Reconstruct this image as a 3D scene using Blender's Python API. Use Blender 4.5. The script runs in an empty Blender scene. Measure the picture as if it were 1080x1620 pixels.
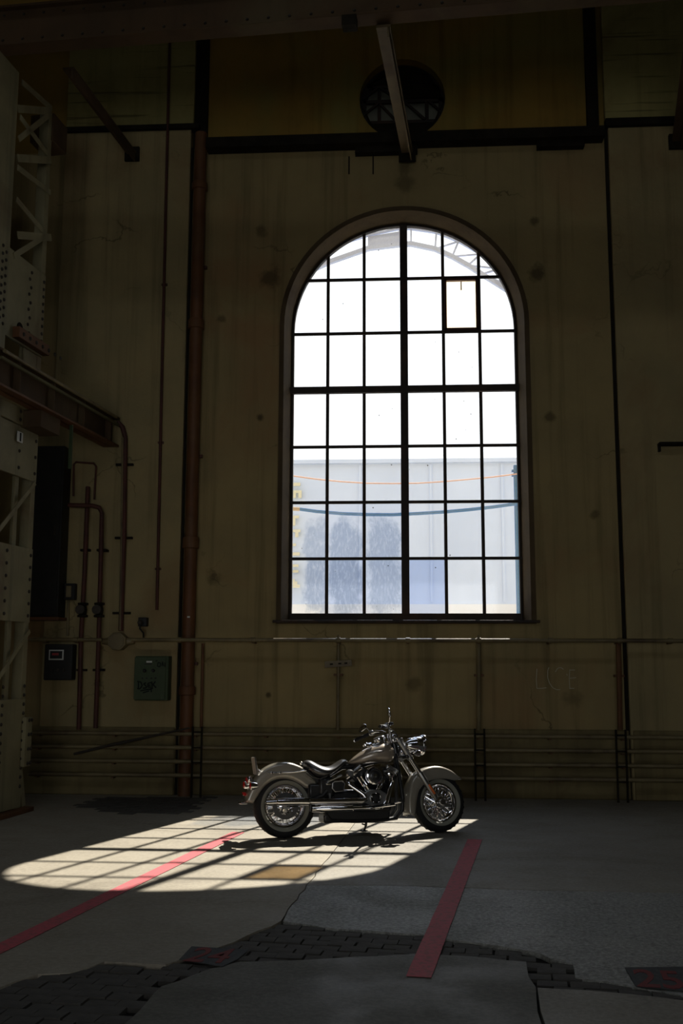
import bpy, bmesh, math, random
from mathutils import Vector as V, Matrix as M
random.seed(7)
R = math.radians
SC = bpy.context.scene
COL = SC.collection

# ------------------------------------------------------------------ camera
H = 1.72                                   # eye height (m)
S = H / 1.55
FPX = 1620.7                               # focal length in pixels of the 1080x1620 frame (36 mm lens)
FW = V((-0.064016, 0.987152, 0.146401))
RT = V((0.997929, 0.064245, 0.003168))
UP = V((0.006278, -0.146300, 0.989220))
D = 12.4261 * S                            # distance to the end wall
CAM = V((0, 0, H))
cam_d = bpy.data.cameras.new('camera')
cam_d.sensor_fit = 'VERTICAL'; cam_d.sensor_height = 36.0; cam_d.lens = 36.0 * FPX / 1620
cam_d.clip_end = 300
cam = bpy.data.objects.new('camera', cam_d); COL.objects.link(cam)
cam.matrix_world = M(((RT.x, UP.x, -FW.x, 0), (RT.y, UP.y, -FW.y, 0), (RT.z, UP.z, -FW.z, H), (0, 0, 0, 1)))
SC.camera = cam

# ------------------------------------------------------------------ world, sun, daylight, exposure
SUN_DIR = V((-0.26751, -0.76977, -1.0)).normalized()
w = bpy.data.worlds.new('world'); SC.world = w; w.use_nodes = True
nt = w.node_tree; nt.nodes.clear()
wo = nt.nodes.new('ShaderNodeOutputWorld'); bg = nt.nodes.new('ShaderNodeBackground')
tc = nt.nodes.new('ShaderNodeTexCoord'); sx = nt.nodes.new('ShaderNodeSeparateXYZ'); cr = nt.nodes.new('ShaderNodeValToRGB')
nt.links.new(tc.outputs['Generated'], sx.inputs[0]); nt.links.new(sx.outputs['Z'], cr.inputs[0])
cr.color_ramp.elements[0].position = 0.0; cr.color_ramp.elements[0].color = (0.96, 0.98, 1.0, 1)      # hazy white sky, bluer overhead
cr.color_ramp.elements[1].position = 1.0; cr.color_ramp.elements[1].color = (0.50, 0.68, 1.0, 1)
e = cr.color_ramp.elements.new(0.45); e.color = (0.92, 0.96, 1.0, 1)
nt.links.new(cr.outputs[0], bg.inputs['Color']); bg.inputs['Strength'].default_value = 1.45
nt.links.new(bg.outputs[0], wo.inputs[0])

sun_d = bpy.data.lights.new('sun', 'SUN'); sun_d.energy = 10.8; sun_d.angle = R(0.55); sun_d.color = (1.0, 0.94, 0.83)
sun = bpy.data.objects.new('sun', sun_d); COL.objects.link(sun)
sun.rotation_euler = SUN_DIR.to_track_quat('-Z', 'Y').to_euler(); sun.location = (4, 26, 16)

HALL_L, HALL_R, HALL_B, HALL_H = -8.5, 8.0, -9.0, 14.0
def daylight(name, loc, sx_, sy_, aim, energy, color):
    ld = bpy.data.lights.new(name, 'AREA'); ld.shape = 'RECTANGLE'; ld.size = sx_; ld.size_y = sy_; ld.energy = energy; ld.color = color
    lo = bpy.data.objects.new(name, ld); COL.objects.link(lo); lo.location = loc
    lo.rotation_euler = V(aim).to_track_quat('-Z', 'Y').to_euler()
    return lo
DOOR = (-5.2, 3.2, 4.6)                    # x0, x1, height of the gateway in the rear wall
daylight('gateway_daylight', ((DOOR[0] + DOOR[1]) / 2, HALL_B - 0.15, DOOR[2] / 2), DOOR[1] - DOOR[0], DOOR[2], (0, 1, 0), 118, (0.98, 0.99, 1.0))
SKYL = (-6.0, 5.0, 0.6, 2.0)                # x0, x1, y0, y1 of the roof light
daylight('rooflight_daylight', ((SKYL[0] + SKYL[1]) / 2, (SKYL[2] + SKYL[3]) / 2, HALL_H + 0.25), SKYL[1] - SKYL[0], SKYL[3] - SKYL[2], (0, 0.001, -1), 85, (0.95, 0.98, 1.0))

SC.view_settings.view_transform = 'Standard'; SC.view_settings.look = 'None'
SC.view_settings.exposure = 0.0; SC.view_settings.gamma = 1.0; SC.view_settings.use_curve_mapping = False
SC.cycles.use_denoising = True
SC.cycles.max_bounces = 10; SC.cycles.diffuse_bounces = 5; SC.cycles.glossy_bounces = 5; SC.cycles.transparent_max_bounces = 12
SC.cycles.caustics_reflective = False; SC.cycles.caustics_refractive = False
SC.cycles.sample_clamp_indirect = 4.0

# ------------------------------------------------------------------ measuring helpers: photograph pixel -> real point on a real surface
def ray(x, y): return FW + RT * ((x - 540) / FPX) - UP * ((y - 810) / FPX)
def on_plane(x, y, p, n):
    d = ray(x, y); return CAM + d * ((V(p) - CAM).dot(n) / d.dot(n))
def fl(x, y, z=0.0): return on_plane(x, y, (0, 0, z), V((0, 0, 1)))
def wl(x, y, off=0.0): return on_plane(x, y, (0, D - off, 0), V((0, 1, 0)))     # off = distance in front of the end wall
AX = V((math.sin(R(6.7)), math.cos(R(6.7)), 0)); AN = V((AX.y, -AX.x, 0))        # axis of the hall, and its right-hand normal

# ------------------------------------------------------------------ mesh helpers
class MB:
    def __init__(s): s.v = []; s.f = []
    def add(s, vs, fs):
        o = len(s.v); s.v += [tuple(p) for p in vs]; s.f += [tuple(i + o for i in f) for f in fs]; return s
    def box(s, c, d, rot=None):
        c = V(c); x, y, z = d[0] / 2, d[1] / 2, d[2] / 2
        P = [V((a * x, b * y, e_ * z)) for e_ in (-1, 1) for b in (-1, 1) for a in (-1, 1)]
        if rot is not None: P = [rot @ p for p in P]
        return s.add([c + p for p in P], [(0, 2, 3, 1), (4, 5, 7, 6), (0, 1, 5, 4), (2, 6, 7, 3), (0, 4, 6, 2), (1, 3, 7, 5)])
    def bar(s, a, b, wdt, hgt, up=V((0, 0, 1))):
        a, b = V(a), V(b); t = (b - a).normalized(); sd = t.cross(up)
        if sd.length < 1e-4: sd = t.cross(V((1, 0, 0)))
        sd.normalize(); u = sd.cross(t)
        return s.box((a + b) / 2, ((b - a).length, wdt, hgt), M((t, sd, u)).transposed())
    def tube(s, pts, r, n=10, cap=True):
        pts = [V(p) for p in pts]; k = len(pts); rr = r if isinstance(r, (list, tuple)) else [r] * k
        t0 = (pts[1] - pts[0]).normalized(); u = t0.orthogonal().normalized(); vs = []
        for i, p in enumerate(pts):
            a = pts[max(i - 1, 0)]; b = pts[min(i + 1, k - 1)]; t = (b - a).normalized()
            u = (u - t * u.dot(t)).normalized(); q = t.cross(u)
            vs += [p + (u * math.cos(2 * math.pi * j / n) + q * math.sin(2 * math.pi * j / n)) * rr[i] for j in range(n)]
        fs = [(i * n + j, i * n + (j + 1) % n, (i + 1) * n + (j + 1) % n, (i + 1) * n + j) for i in range(k - 1) for j in range(n)]
        if cap: fs += [tuple(range(n - 1, -1, -1)), tuple((k - 1) * n + j for j in range(n))]
        return s.add(vs, fs)
    def lathe(s, prof, o, axis, n=32, closed=False, cap=True):
        o = V(o); t = V(axis).normalized(); u = t.orthogonal().normalized(); q = t.cross(u); k = len(prof)
        vs = [o + t * h + (u * math.cos(2 * math.pi * j / n) + q * math.sin(2 * math.pi * j / n)) * max(r, 1e-4) for r, h in prof for j in range(n)]
        rng = k if closed else k - 1
        fs = [(i * n + j, i * n + (j + 1) % n, ((i + 1) % k) * n + (j + 1) % n, ((i + 1) % k) * n + j) for i in range(rng) for j in range(n)]
        if cap and not closed: fs += [tuple(range(n - 1, -1, -1)), tuple((k - 1) * n + j for j in range(n))]
        return s.add(vs, fs)
    def prism(s, poly, off):
        poly = [V(p) for p in poly]; off = V(off); n = len(poly)
        fs = [tuple(range(n)), tuple(range(2 * n - 1, n - 1, -1))] + [(i, n + i, n + (i + 1) % n, (i + 1) % n) for i in range(n)]
        return s.add(poly + [p + off for p in poly], fs)
    def loft(s, rings, cap=True):
        n = len(rings[0]); k = len(rings)
        fs = [(i * n + j, i * n + (j + 1) % n, (i + 1) * n + (j + 1) % n, (i + 1) * n + j) for i in range(k - 1) for j in range(n)]
        if cap: fs += [tuple(range(n - 1, -1, -1)), tuple((k - 1) * n + j for j in range(n))]
        return s.add([p for r_ in rings for p in r_], fs)
    def sheet(s, rows):
        n = len(rows[0])
        return s.add([p for r_ in rows for p in r_], [(i * n + j, i * n + j + 1, (i + 1) * n + j + 1, (i + 1) * n + j) for i in range(len(rows) - 1) for j in range(n - 1)])
    def ball(s, c, r, n=12, m=8, rot=None):
        c = V(c); r = (r, r, r) if not isinstance(r, (tuple, list)) else r; rings = []
        for i in range(1, m):
            a = math.pi * i / m
            ring = [V((r[0] * math.sin(a) * math.cos(2 * math.pi * j / n), r[1] * math.sin(a) * math.sin(2 * math.pi * j / n), r[2] * math.cos(a))) for j in range(n)]
            rings.append([c + (rot @ p if rot is not None else p) for p in ring])
        return s.loft(rings)
    def mesh(s, name, ang=32):
        me = bpy.data.meshes.new(name); me.from_pydata(s.v, [], s.f); me.update()
        bm = bmesh.new(); bm.from_mesh(me); bmesh.ops.recalc_face_normals(bm, faces=bm.faces); bm.to_mesh(me); bm.free()
        if ang:
            me.shade_smooth(); me.set_sharp_from_angle(angle=R(ang))
        return me
    def build(s, name, mat, parent=None, basis=None, bevel=0, solid=0, stuff=False, ang=32, sub=0):
        o = bpy.data.objects.new(name, s.mesh(name, ang)); COL.objects.link(o); o.data.materials.append(mat)
        if parent is not None:
            o.parent = parent
        if basis is not None: o.matrix_basis = basis
        if solid:
            m_ = o.modifiers.new('thickness', 'SOLIDIFY'); m_.thickness = solid; m_.offset = 0
        if sub:
            m_ = o.modifiers.new('smooth', 'SUBSURF'); m_.levels = sub; m_.render_levels = sub
        if bevel:
            m_ = o.modifiers.new('edge', 'BEVEL'); m_.width = bevel; m_.segments = 2; m_.limit_method = 'ANGLE'
        if stuff: o['kind'] = 'stuff'
        return o

def tag(o, label, cat, group=None):
    o['label'] = label; o['category'] = cat
    if group: o['group'] = group
    return o
def empty(name, loc=(0, 0, 0), basis=None):
    o = bpy.data.objects.new(name, None); COL.objects.link(o); o.empty_display_size = 0.2
    if basis is not None: o.matrix_basis = basis
    else: o.location = loc
    return o
def thing(name, label, cat, loc=(0, 0, 0), group=None, basis=None): return tag(empty(name, loc, basis), label, cat, group)
def struct(o): o['kind'] = 'structure'; return o
def at_root(root):
    """matrix that lets a mesh written in world coordinates hang under root"""
    return (M.Translation(root.location) @ root.rotation_euler.to_matrix().to_4x4()).inverted()

# ------------------------------------------------------------------ material helpers
def new_mat(name):
    m = bpy.data.materials.new(name); m.use_nodes = True; n = m.node_tree; b = n.nodes['Principled BSDF']
    return m, n, b
def nd(n, typ, **kw):
    x = n.nodes.new(typ)
    for k, v_ in kw.items(): setattr(x, k, v_)
    return x
def setin(n, node, key, val):
    if hasattr(val, 'is_output') or hasattr(val, 'links'): n.links.new(val, node.inputs[key])
    else: node.inputs[key].default_value = val
def noise(n, vec, scale, detail=4, rough=0.55, stretch=None, dist=0):
    if stretch:
        mp = nd(n, 'ShaderNodeMapping'); mp.inputs['Scale'].default_value = stretch; n.links.new(vec, mp.inputs[0]); vec = mp.outputs[0]
    x = nd(n, 'ShaderNodeTexNoise'); n.links.new(vec, x.inputs['Vector'])
    x.inputs['Scale'].default_value = scale; x.inputs['Detail'].default_value = detail; x.inputs['Roughness'].default_value = rough; x.inputs['Distortion'].default_value = dist
    return x.outputs['Fac']
def ramp(n, fac, a, b, ca=0.0, cb=1.0):
    x = nd(n, 'ShaderNodeMapRange'); x.interpolation_type = 'SMOOTHSTEP'
    setin(n, x, 'Value', fac); x.inputs['From Min'].default_value = a; x.inputs['From Max'].default_value = b
    x.inputs['To Min'].default_value = ca; x.inputs['To Max'].default_value = cb
    return x.outputs[0]
def mix(n, fac, a, b, mode='MIX'):
    x = nd(n, 'ShaderNodeMix', data_type='RGBA', blend_type=mode)
    setin(n, x, 0, fac)
    for k, c in ((6, a), (7, b)):
        if isinstance(c, (tuple, list)): x.inputs[k].default_value = (c[0], c[1], c[2], 1)
        else: n.links.new(c, x.inputs[k])
    return x.outputs[2]
def mth(n, op, a, b=0.0):
    x = nd(n, 'ShaderNodeMath', operation=op); setin(n, x, 0, a); setin(n, x, 1, b); return x.outputs[0]
def bump(n, b, height, strength=0.3, dist=0.02):
    x = nd(n, 'ShaderNodeBump'); x.inputs['Strength'].default_value = strength; x.inputs['Distance'].default_value = dist
    n.links.new(height, x.inputs['Height']); n.links.new(x.outputs[0], b.inputs['Normal'])
def coord(n, kind='Object'): return nd(n, 'ShaderNodeTexCoord').outputs[kind]

def mat_rough(name, c1, c2, c3=None, scale=2.0, rough=0.85, streak=0.0, bmp=0.3, bscale=40, spec=0.3, cracks=False, metal=0.0, spots=None):
    m, n, b = new_mat(name); v = coord(n)
    c = mix(n, ramp(n, noise(n, v, scale, 6, 0.6), 0.3, 0.7), c1, c2)
    if c3: c = mix(n, ramp(n, noise(n, v, scale * 0.37, 5, 0.65, dist=0.6), 0.48, 0.72), c, c3)
    if streak: c = mix(n, mth(n, 'MULTIPLY', ramp(n, noise(n, v, 1.0, 5, 0.6, (5.5, 5.5, 0.22)), 0.48, 0.75), streak), c, tuple(x * 0.35 for x in c1))
    if cracks:
        vo = nd(n, 'ShaderNodeTexVoronoi', feature='DISTANCE_TO_EDGE'); vo.inputs['Scale'].default_value = 0.55
        ds = nd(n, 'ShaderNodeVectorMath', operation='ADD'); nz = nd(n, 'ShaderNodeTexNoise'); nz.inputs['Scale'].default_value = 2.2; nz.inputs['Detail'].default_value = 6
        n.links.new(v, nz.inputs['Vector']); n.links.new(v, ds.inputs[0]); n.links.new(nz.outputs['Color'], ds.inputs[1]); n.links.new(ds.outputs[0], vo.inputs['Vector'])
        line = mth(n, 'MULTIPLY', ramp(n, vo.outputs['Distance'], 0.0, 0.012, 1, 0), ramp(n, noise(n, v, 0.8, 2), 0.52, 0.66))
        c = mix(n, mth(n, 'MULTIPLY', line, 0.6), c, tuple(x * 0.15 for x in c1))
    for (sx_, sz_, sr, ss) in (spots or []):
        ma = nd(n, 'ShaderNodeMapping'); ma.inputs['Location'].default_value = (-sx_ / sr, 0, -sz_ / sr); ma.inputs['Scale'].default_value = (1 / sr, 0, 1 / sr)
        n.links.new(v, ma.inputs[0]); le = nd(n, 'ShaderNodeVectorMath', operation='LENGTH'); n.links.new(ma.outputs[0], le.inputs[0])
        fac = mth(n, 'MULTIPLY', ramp(n, mth(n, 'ADD', le.outputs['Value'], mth(n, 'MULTIPLY', mth(n, 'SUBTRACT', noise(n, v, 7, 4), 0.5), 1.5)), 0.25, 1.0, 1, 0), ss)
        c = mix(n, fac, c, tuple(x * 0.2 for x in c1))
    n.links.new(c, b.inputs['Base Color'])
    b.inputs['Roughness'].default_value = rough; b.inputs['Specular IOR Level'].default_value = spec; b.inputs['Metallic'].default_value = metal
    bump(n, b, noise(n, v, bscale, 5, 0.6), bmp, 0.01)
    return m
def mat_plain(name, c, rough=0.5, metal=0.0, spec=0.5, coat=0.0, var=0.15, scale=30):
    m, n, b = new_mat(name); v = coord(n)
    n.links.new(mix(n, noise(n, v, scale, 3), tuple(x * (1 - var) for x in c), tuple(min(1, x * (1 + var)) for x in c)), b.inputs['Base Color'])
    b.inputs['Roughness'].default_value = rough; b.inputs['Metallic'].default_value = metal; b.inputs['Specular IOR Level'].default_value = spec
    b.inputs['Coat Weight'].default_value = coat; b.inputs['Coat Roughness'].default_value = 0.06
    return m

# wall fixings and stains read off the plaster
SPOTS = []
for (px, py, pr, ps) in ((430, 440, 26, .75), (848, 432, 20, .8), (412, 365, 14, .6), (412, 660, 10, .9), (868, 660, 12, .7), (350, 505, 10, .6), (845, 350, 12, .7), (424, 1099, 7, .9), (655, 1082, 16, .5), (905, 1105, 20, .4), (610, 975, 60, .0), (340, 915, 18, .5), (640, 290, 22, .5), (940, 815, 10, .6), (640, 265, 18, .5)):
    p = wl(px, py); SPOTS.append((p.x, p.z, pr / 118.0, ps))
PLASTER = mat_rough('stained olive plaster', (0.310, 0.238, 0.108), (0.255, 0.200, 0.094), (0.270, 0.172, 0.078), 1.1, 0.9, 0.55, 0.35, 26, 0.2, True, spots=SPOTS)
PLASTER2 = mat_rough('pale olive plaster', (0.315, 0.248, 0.120), (0.255, 0.208, 0.104), (0.240, 0.168, 0.080), 1.3, 0.9, 0.5, 0.35, 26, 0.2, True)
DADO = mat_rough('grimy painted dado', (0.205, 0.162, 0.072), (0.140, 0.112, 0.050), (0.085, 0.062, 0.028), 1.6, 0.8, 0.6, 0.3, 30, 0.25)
BRICKY = mat_rough('sooty brown masonry', (0.324, 0.194, 0.042), (0.236, 0.152, 0.036), (0.245, 0.205, 0.060), 0.9, 0.95, 0.4, 0.4, 14, 0.15)
SOOTY = mat_rough('sooty board-marked concrete', (0.312, 0.270, 0.105), (0.247, 0.215, 0.082), (0.169, 0.127, 0.045), 1.4, 0.95, 0.3, 0.4, 18, 0.15)
def board_marks(m):
    n = m.node_tree; b = n.nodes['Principled BSDF']; v = coord(n); c = b.inputs['Base Color'].links[0].from_socket
    f = ramp(n, noise(n, v, 1.0, 4, .6, (.5, .5, 14)), .56, .66)
    n.links.new(mix(n, mth(n, 'MULTIPLY', f, .55), c, (.03, .025, .013)), b.inputs['Base Color'])
board_marks(SOOTY)
SOOT_SHADE = mat_rough('black soot and shade', (0.012, 0.010, 0.007), (0.022, 0.018, 0.012), None, 4, 0.95, 0, 0.4, 30, 0.1)  # black parts and soot, plus sheets put in for shaded gaps
RUST = mat_rough('rust brown paint', (0.125, 0.050, 0.016), (0.080, 0.034, 0.012), (0.130, 0.068, 0.028), 3.0, 0.6, 0.3, 0.3, 60, 0.35)
RUSTD = mat_rough('dark red oxide', (0.085, 0.028, 0.018), (0.050, 0.020, 0.014), None, 4.0, 0.6, 0.2, 0.3, 60, 0.3)
PIPE_OL = mat_rough('olive painted pipe', (0.190, 0.150, 0.070), (0.120, 0.092, 0.042), (0.055, 0.034, 0.017), 2.4, 0.5, 0.0, 0.2, 60, 0.4)
STEEL_OL = mat_rough('pale grey-olive steel paint', (0.246, 0.220, 0.123), (0.186, 0.164, 0.090), (0.138, 0.089, 0.042), 1.7, 0.6, 0.45, 0.2, 50, 0.35)
STEEL_DK = mat_rough('brown girder paint', (0.085, 0.050, 0.024), (0.060, 0.038, 0.020), (0.095, 0.070, 0.036), 1.4, 0.8, 0.2, 0.2, 40, 0.2)
STEEL_GN = mat_rough('olive girder paint', (0.120, 0.112, 0.055), (0.090, 0.080, 0.040), None, 1.4, 0.8, 0.2, 0.2, 40, 0.2)
RIVET = mat_rough('dark rivet steel', (0.040, 0.032, 0.022), (0.025, 0.020, 0.015), None, 20, 0.6, 0, 0.2, 60, 0.3)
BLACKBOX = mat_rough('black enamel', (0.010, 0.010, 0.009), (0.016, 0.015, 0.012), None, 5, 0.55, 0, 0.1, 60, 0.3)
GREENBOX = mat_rough('green enamel', (0.040, 0.064, 0.022), (0.030, 0.050, 0.018), (0.045, 0.054, 0.024), 3, 0.6, 0.15, 0.15, 60, 0.4)
FRAME = mat_rough('dark window steel', (0.030, 0.022, 0.016), (0.020, 0.016, 0.012), (0.060, 0.032, 0.018), 5, 0.65, 0, 0.3, 60, 0.3)
REVEAL = mat_rough('brown rendered reveal', (0.095, 0.066, 0.034), (0.070, 0.050, 0.026), (0.052, 0.032, 0.016), 1.8, 0.85, 0.3, 0.3, 30, 0.2)
CEIL = mat_rough('sooty boards', (0.060, 0.045, 0.024), (0.040, 0.032, 0.018), None, 1.0, 0.95, 0, 0.3, 20, 0.1)
SIDEW = mat_rough('sooty side wall render', (0.110, 0.090, 0.050), (0.070, 0.058, 0.032), None, 0.8, 0.95, 0.4, 0.3, 20, 0.15)

def mat_floor(name, c1, c2, c3, grain, gs, rough=0.62, spec=0.3, bmp=0.35):
    m, n, b = new_mat(name); v = coord(n)
    c = mix(n, ramp(n, noise(n, v, 0.9, 7, 0.62, dist=0.4), 0.3, 0.7), c1, c2)
    c = mix(n, mth(n, 'MULTIPLY', ramp(n, noise(n, v, 0.55, 6, 0.7, (1.0, 2.2, 1.0), 0.8), 0.5, 0.72), 0.75), c, c3)
    g = noise(n, v, gs, 3, 0.7)
    c = mix(n, mth(n, 'MULTIPLY', ramp(n, g, 0.35, 0.7), grain), c, tuple(x * 1.9 for x in c1))
    c = mix(n, mth(n, 'MULTIPLY', ramp(n, noise(n, v, gs * 0.4, 3, 0.7), 0.55, 0.75), grain), c, tuple(x * 0.35 for x in c1))
    n.links.new(c, b.inputs['Base Color'])
    n.links.new(ramp(n, noise(n, v, 2.0, 5), 0.3, 0.7, rough - 0.1, rough + 0.12), b.inputs['Roughness']); b.inputs['Specular IOR Level'].default_value = spec
    bump(n, b, g, bmp, 0.006)
    return m
CONC1 = mat_floor('smooth worn concrete', (0.280, 0.250, 0.194), (0.231, 0.205, 0.159), (0.165, 0.144, 0.108), 0.22, 26)
CONC2 = mat_floor('grey concrete', (0.234, 0.215, 0.177), (0.185, 0.170, 0.140), (0.133, 0.120, 0.096), 0.28, 30)
CONC3 = mat_floor('rough aggregate screed', (0.200, 0.199, 0.180), (0.140, 0.140, 0.126), (0.236, 0.228, 0.201), 0.8, 34, 0.60, 0.42, 0.9)
CONC4 = mat_floor('dark trowelled screed', (0.115, 0.111, 0.090), (0.093, 0.090, 0.073), (0.072, 0.069, 0.056), 0.35, 30)
DIRT = mat_rough('black joint dirt', (0.018, 0.016, 0.013), (0.010, 0.009, 0.008), None, 6, 0.95, 0, 0.5, 40, 0.1)
PAVER = mat_rough('dark wood paving block', (0.090, 0.084, 0.073), (0.058, 0.054, 0.047), (0.105, 0.097, 0.083), 5, 0.8, 0, 0.5, 50, 0.25)
def mat_paint(name, c, wear, under):
    m, n, b = new_mat(name); v = coord(n)
    f = mth(n, 'MULTIPLY', ramp(n, noise(n, v, 24, 5, 0.7), 0.46, 0.62), wear)
    n.links.new(mix(n, f, c, under), b.inputs['Base Color']); b.inputs['Roughness'].default_value = 0.7; b.inputs['Specular IOR Level'].default_value = 0.25
    return m
REDLINE = mat_paint('worn red floor paint', (0.50, 0.105, 0.120), 0.55, (0.19, 0.105, 0.095))
REDNUM = mat_paint('dull red stencil paint', (0.19, 0.028, 0.028), 0.6, (0.05, 0.04, 0.04))
BLACKPATCH = mat_paint('blackened paint patch', (0.042, 0.046, 0.048), 0.4, (0.09, 0.09, 0.085))
CHALK = mat_plain('chalk line', (0.40, 0.37, 0.27), 0.95, 0, 0.1)
INK = mat_plain('black marker ink', (0.010, 0.014, 0.010), 0.7, 0, 0.2)
WHITE = mat_plain('off-white enamel', (0.55, 0.56, 0.52), 0.5)
REDLAB = mat_plain('red display print', (0.32, 0.03, 0.03), 0.5)

# ------------------------------------------------------------------ the window's measurements
OFF = 0.25 * S                                                             # glass stands this far behind the wall's inner face
XC = [x * S for x in (-1.44821, -1.00323, -0.53709, -0.02665, 0.47534, 0.93532, 1.38229)]
ZR = [z * S for z in (2.15132, 2.83883, 3.54582, 4.25649, 4.99005, 5.73833, 6.45875)]
YG = D + OFF
GX0, GX1, GZ0 = XC[0], XC[6], ZR[0]
GXC, GR = (GX0 + GX1) / 2, (GX1 - GX0) / 2
GTOP = on_plane(640, 357.5, (0, YG, 0), V((0, 1, 0))).z
GSP = GTOP - GR                                                            # springing height of the arch
def arch_loop(g, y, gb, n=40):
    """the arched outline grown by g at the sides and top and gb at the bottom, in the plane Y = y"""
    pts = [V((GX0 - g, y, GZ0 - gb)), V((GX1 + g, y, GZ0 - gb))]
    for i in range(n + 1):
        a = math.pi * i / n; pts.append(V((GXC + (GR + g) * math.cos(a), y, GSP + (GR + g) * math.sin(a))))
    return pts
def arch_half(z):                                                          # half width of the glass at height z
    return GR if z <= GSP else math.sqrt(max(GR * GR - (z - GSP) ** 2, 0))

def holed_wall(rect, loops, back_y):
    """plane rect (x0,x1,z0,z1,y) with a hole: loops run from the inner face outwards"""
    bm = bmesh.new(); x0, x1, z0, z1, y = rect
    def face_with_hole(yy, loop):
        vs = [bm.verts.new(p) for p in ((x0, yy, z0), (x1, yy, z0), (x1, yy, z1), (x0, yy, z1))]
        hv = [bm.verts.new((p.x, yy, p.z)) for p in loop]
        ed = [bm.edges.new((a, b)) for L_ in (vs, hv) for a, b in zip(L_, L_[1:] + L_[:1])]
        bmesh.ops.triangle_fill(bm, edges=ed, use_beauty=True)
        return vs, hv
    v0, h0 = face_with_hole(y, loops[0]); prev = h0
    for L_ in loops[1:-1]:
        cur = [bm.verts.new(p) for p in L_]
        for i in range(len(cur)): bm.faces.new((prev[i], prev[(i + 1) % len(cur)], cur[(i + 1) % len(cur)], cur[i]))
        prev = cur
    v1, h1 = face_with_hole(back_y, loops[-1])
    for i in range(len(h1)): bm.faces.new((prev[i], prev[(i + 1) % len(h1)], h1[(i + 1) % len(h1)], h1[i]))
    for i in range(4): bm.faces.new((v0[i], v0[(i + 1) % 4], v1[(i + 1) % 4], v1[i]))
    bmesh.ops.recalc_face_normals(bm, faces=bm.faces)
    me = bpy.data.meshes.new('wall'); bm.to_mesh(me); bm.free(); return me
def obj(name, me, mat, parent=None):
    o = bpy.data.objects.new(name, me); COL.objects.link(o); me.materials.append(mat)
    if parent: o.parent = parent
    return o

# ------------------------------------------------------------------ end wall
ZL = wl(640, 226).z                                                        # height of the ledge
BACK = D + 0.45
wall_back = struct(obj('wall_back', holed_wall((HALL_L, HALL_R, -0.1, ZL, D), [arch_loop(0.10, D, 0.09), arch_loop(0.015, YG, 0.088), arch_loop(0.075, BACK, 0.09)], BACK), PLASTER))
RC = wl(636, 150); RRAD = 72 / 118.0 * 1.02
def ring(c, r_, y, n=40): return [V((c.x + r_ * math.cos(2 * math.pi * i / n), y, c.z + r_ * math.sin(2 * math.pi * i / n))) for i in range(n)]
up_y = D + 0.10
upper = obj('upper_masonry', holed_wall((HALL_L, HALL_R, ZL, HALL_H, up_y), [ring(RC, RRAD, up_y), ring(RC, RRAD, up_y + .05), ring(RC, RRAD, BACK)], BACK), BRICKY, wall_back)
# raised band of render around the window
sur = MB()
Lo, Li = arch_loop(0.165, D - 0.025, 0.14), arch_loop(0.10, D - 0.025, 0.09)
n_ = len(Lo)
sur.add(Lo + Li + [p + V((0, .03, 0)) for p in Lo] + [p + V((0, .03, 0)) for p in Li],
        [(i, (i + 1) % n_, n_ + (i + 1) % n_, n_ + i) for i in range(n_)] + [(i, 2 * n_ + i, 2 * n_ + (i + 1) % n_, (i + 1) % n_) for i in range(n_)] + [(n_ + i, n_ + (i + 1) % n_, 3 * n_ + (i + 1) % n_, 3 * n_ + i) for i in range(n_)])
struct(sur.build('trim_1', REVEAL, ang=30))
rv = MB(); La, Lb = arch_loop(0.099, D - 0.02, 0.089), arch_loop(0.006, YG + 0.02, 0.086)
rv.add(La + Lb, [(i, (i + 1) % n_, n_ + (i + 1) % n_, n_ + i) for i in range(n_)])
struct(rv.build('trim_2', REVEAL, ang=30))

def wall_slab(name, x0, y0, x1, y1, off, mat, parent=wall_back, bev=0.012, depth=None):
    """a flat panel on the end wall between two photograph corners (top left, bottom right), standing off in front of it"""
    a = wl((x0 if isinstance(x0, (int, float)) else x0[0]), y0); b = wl(x1, y1)
    d_ = depth or off + 0.02
    return MB().box(((a.x + b.x) / 2, D - off + d_ / 2, (a.z + b.z) / 2), (b.x - a.x, d_, a.z - b.z)).build(name, mat, parent, bevel=bev)
# left pier, right bay, grimy dado
zt = ZL + 0.02
def vpanel(name, xa, xb, za, zb, off, mat, parent=wall_back, bev=0.015):
    return MB().box(((xa + xb) / 2, D - off / 2, (za + zb) / 2), (xb - xa, off, zb - za)).build(name, mat, parent, bevel=bev)
XPL = wl(288, 850).x; XPL0 = wl(92, 560).x
ZPL = wl(200, 213).z
vpanel('pier_panel', XPL0, XPL, 0, ZPL, 0.10, PLASTER2)
XRJ = wl(978, 700).x
ZRJ = wl(1000, 205).z
vpanel('bay_panel', XRJ, HALL_R, 0, ZRJ, 0.08, PLASTER2)
vpanel('pier_head', XPL0, wl(310, 130).x, ZPL + 0.05, HALL_H - .3, 0.10, SOOTY)
vpanel('bay_head', wl(952, 100).x, HALL_R, ZRJ + 0.12, HALL_H - .3, 0.08, SOOTY)
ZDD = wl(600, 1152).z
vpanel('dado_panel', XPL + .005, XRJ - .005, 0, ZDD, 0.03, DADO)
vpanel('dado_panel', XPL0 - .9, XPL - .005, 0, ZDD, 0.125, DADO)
vpanel('dado_panel', XRJ + .03, HALL_R - .02, 0, ZDD, 0.105, DADO)
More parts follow.
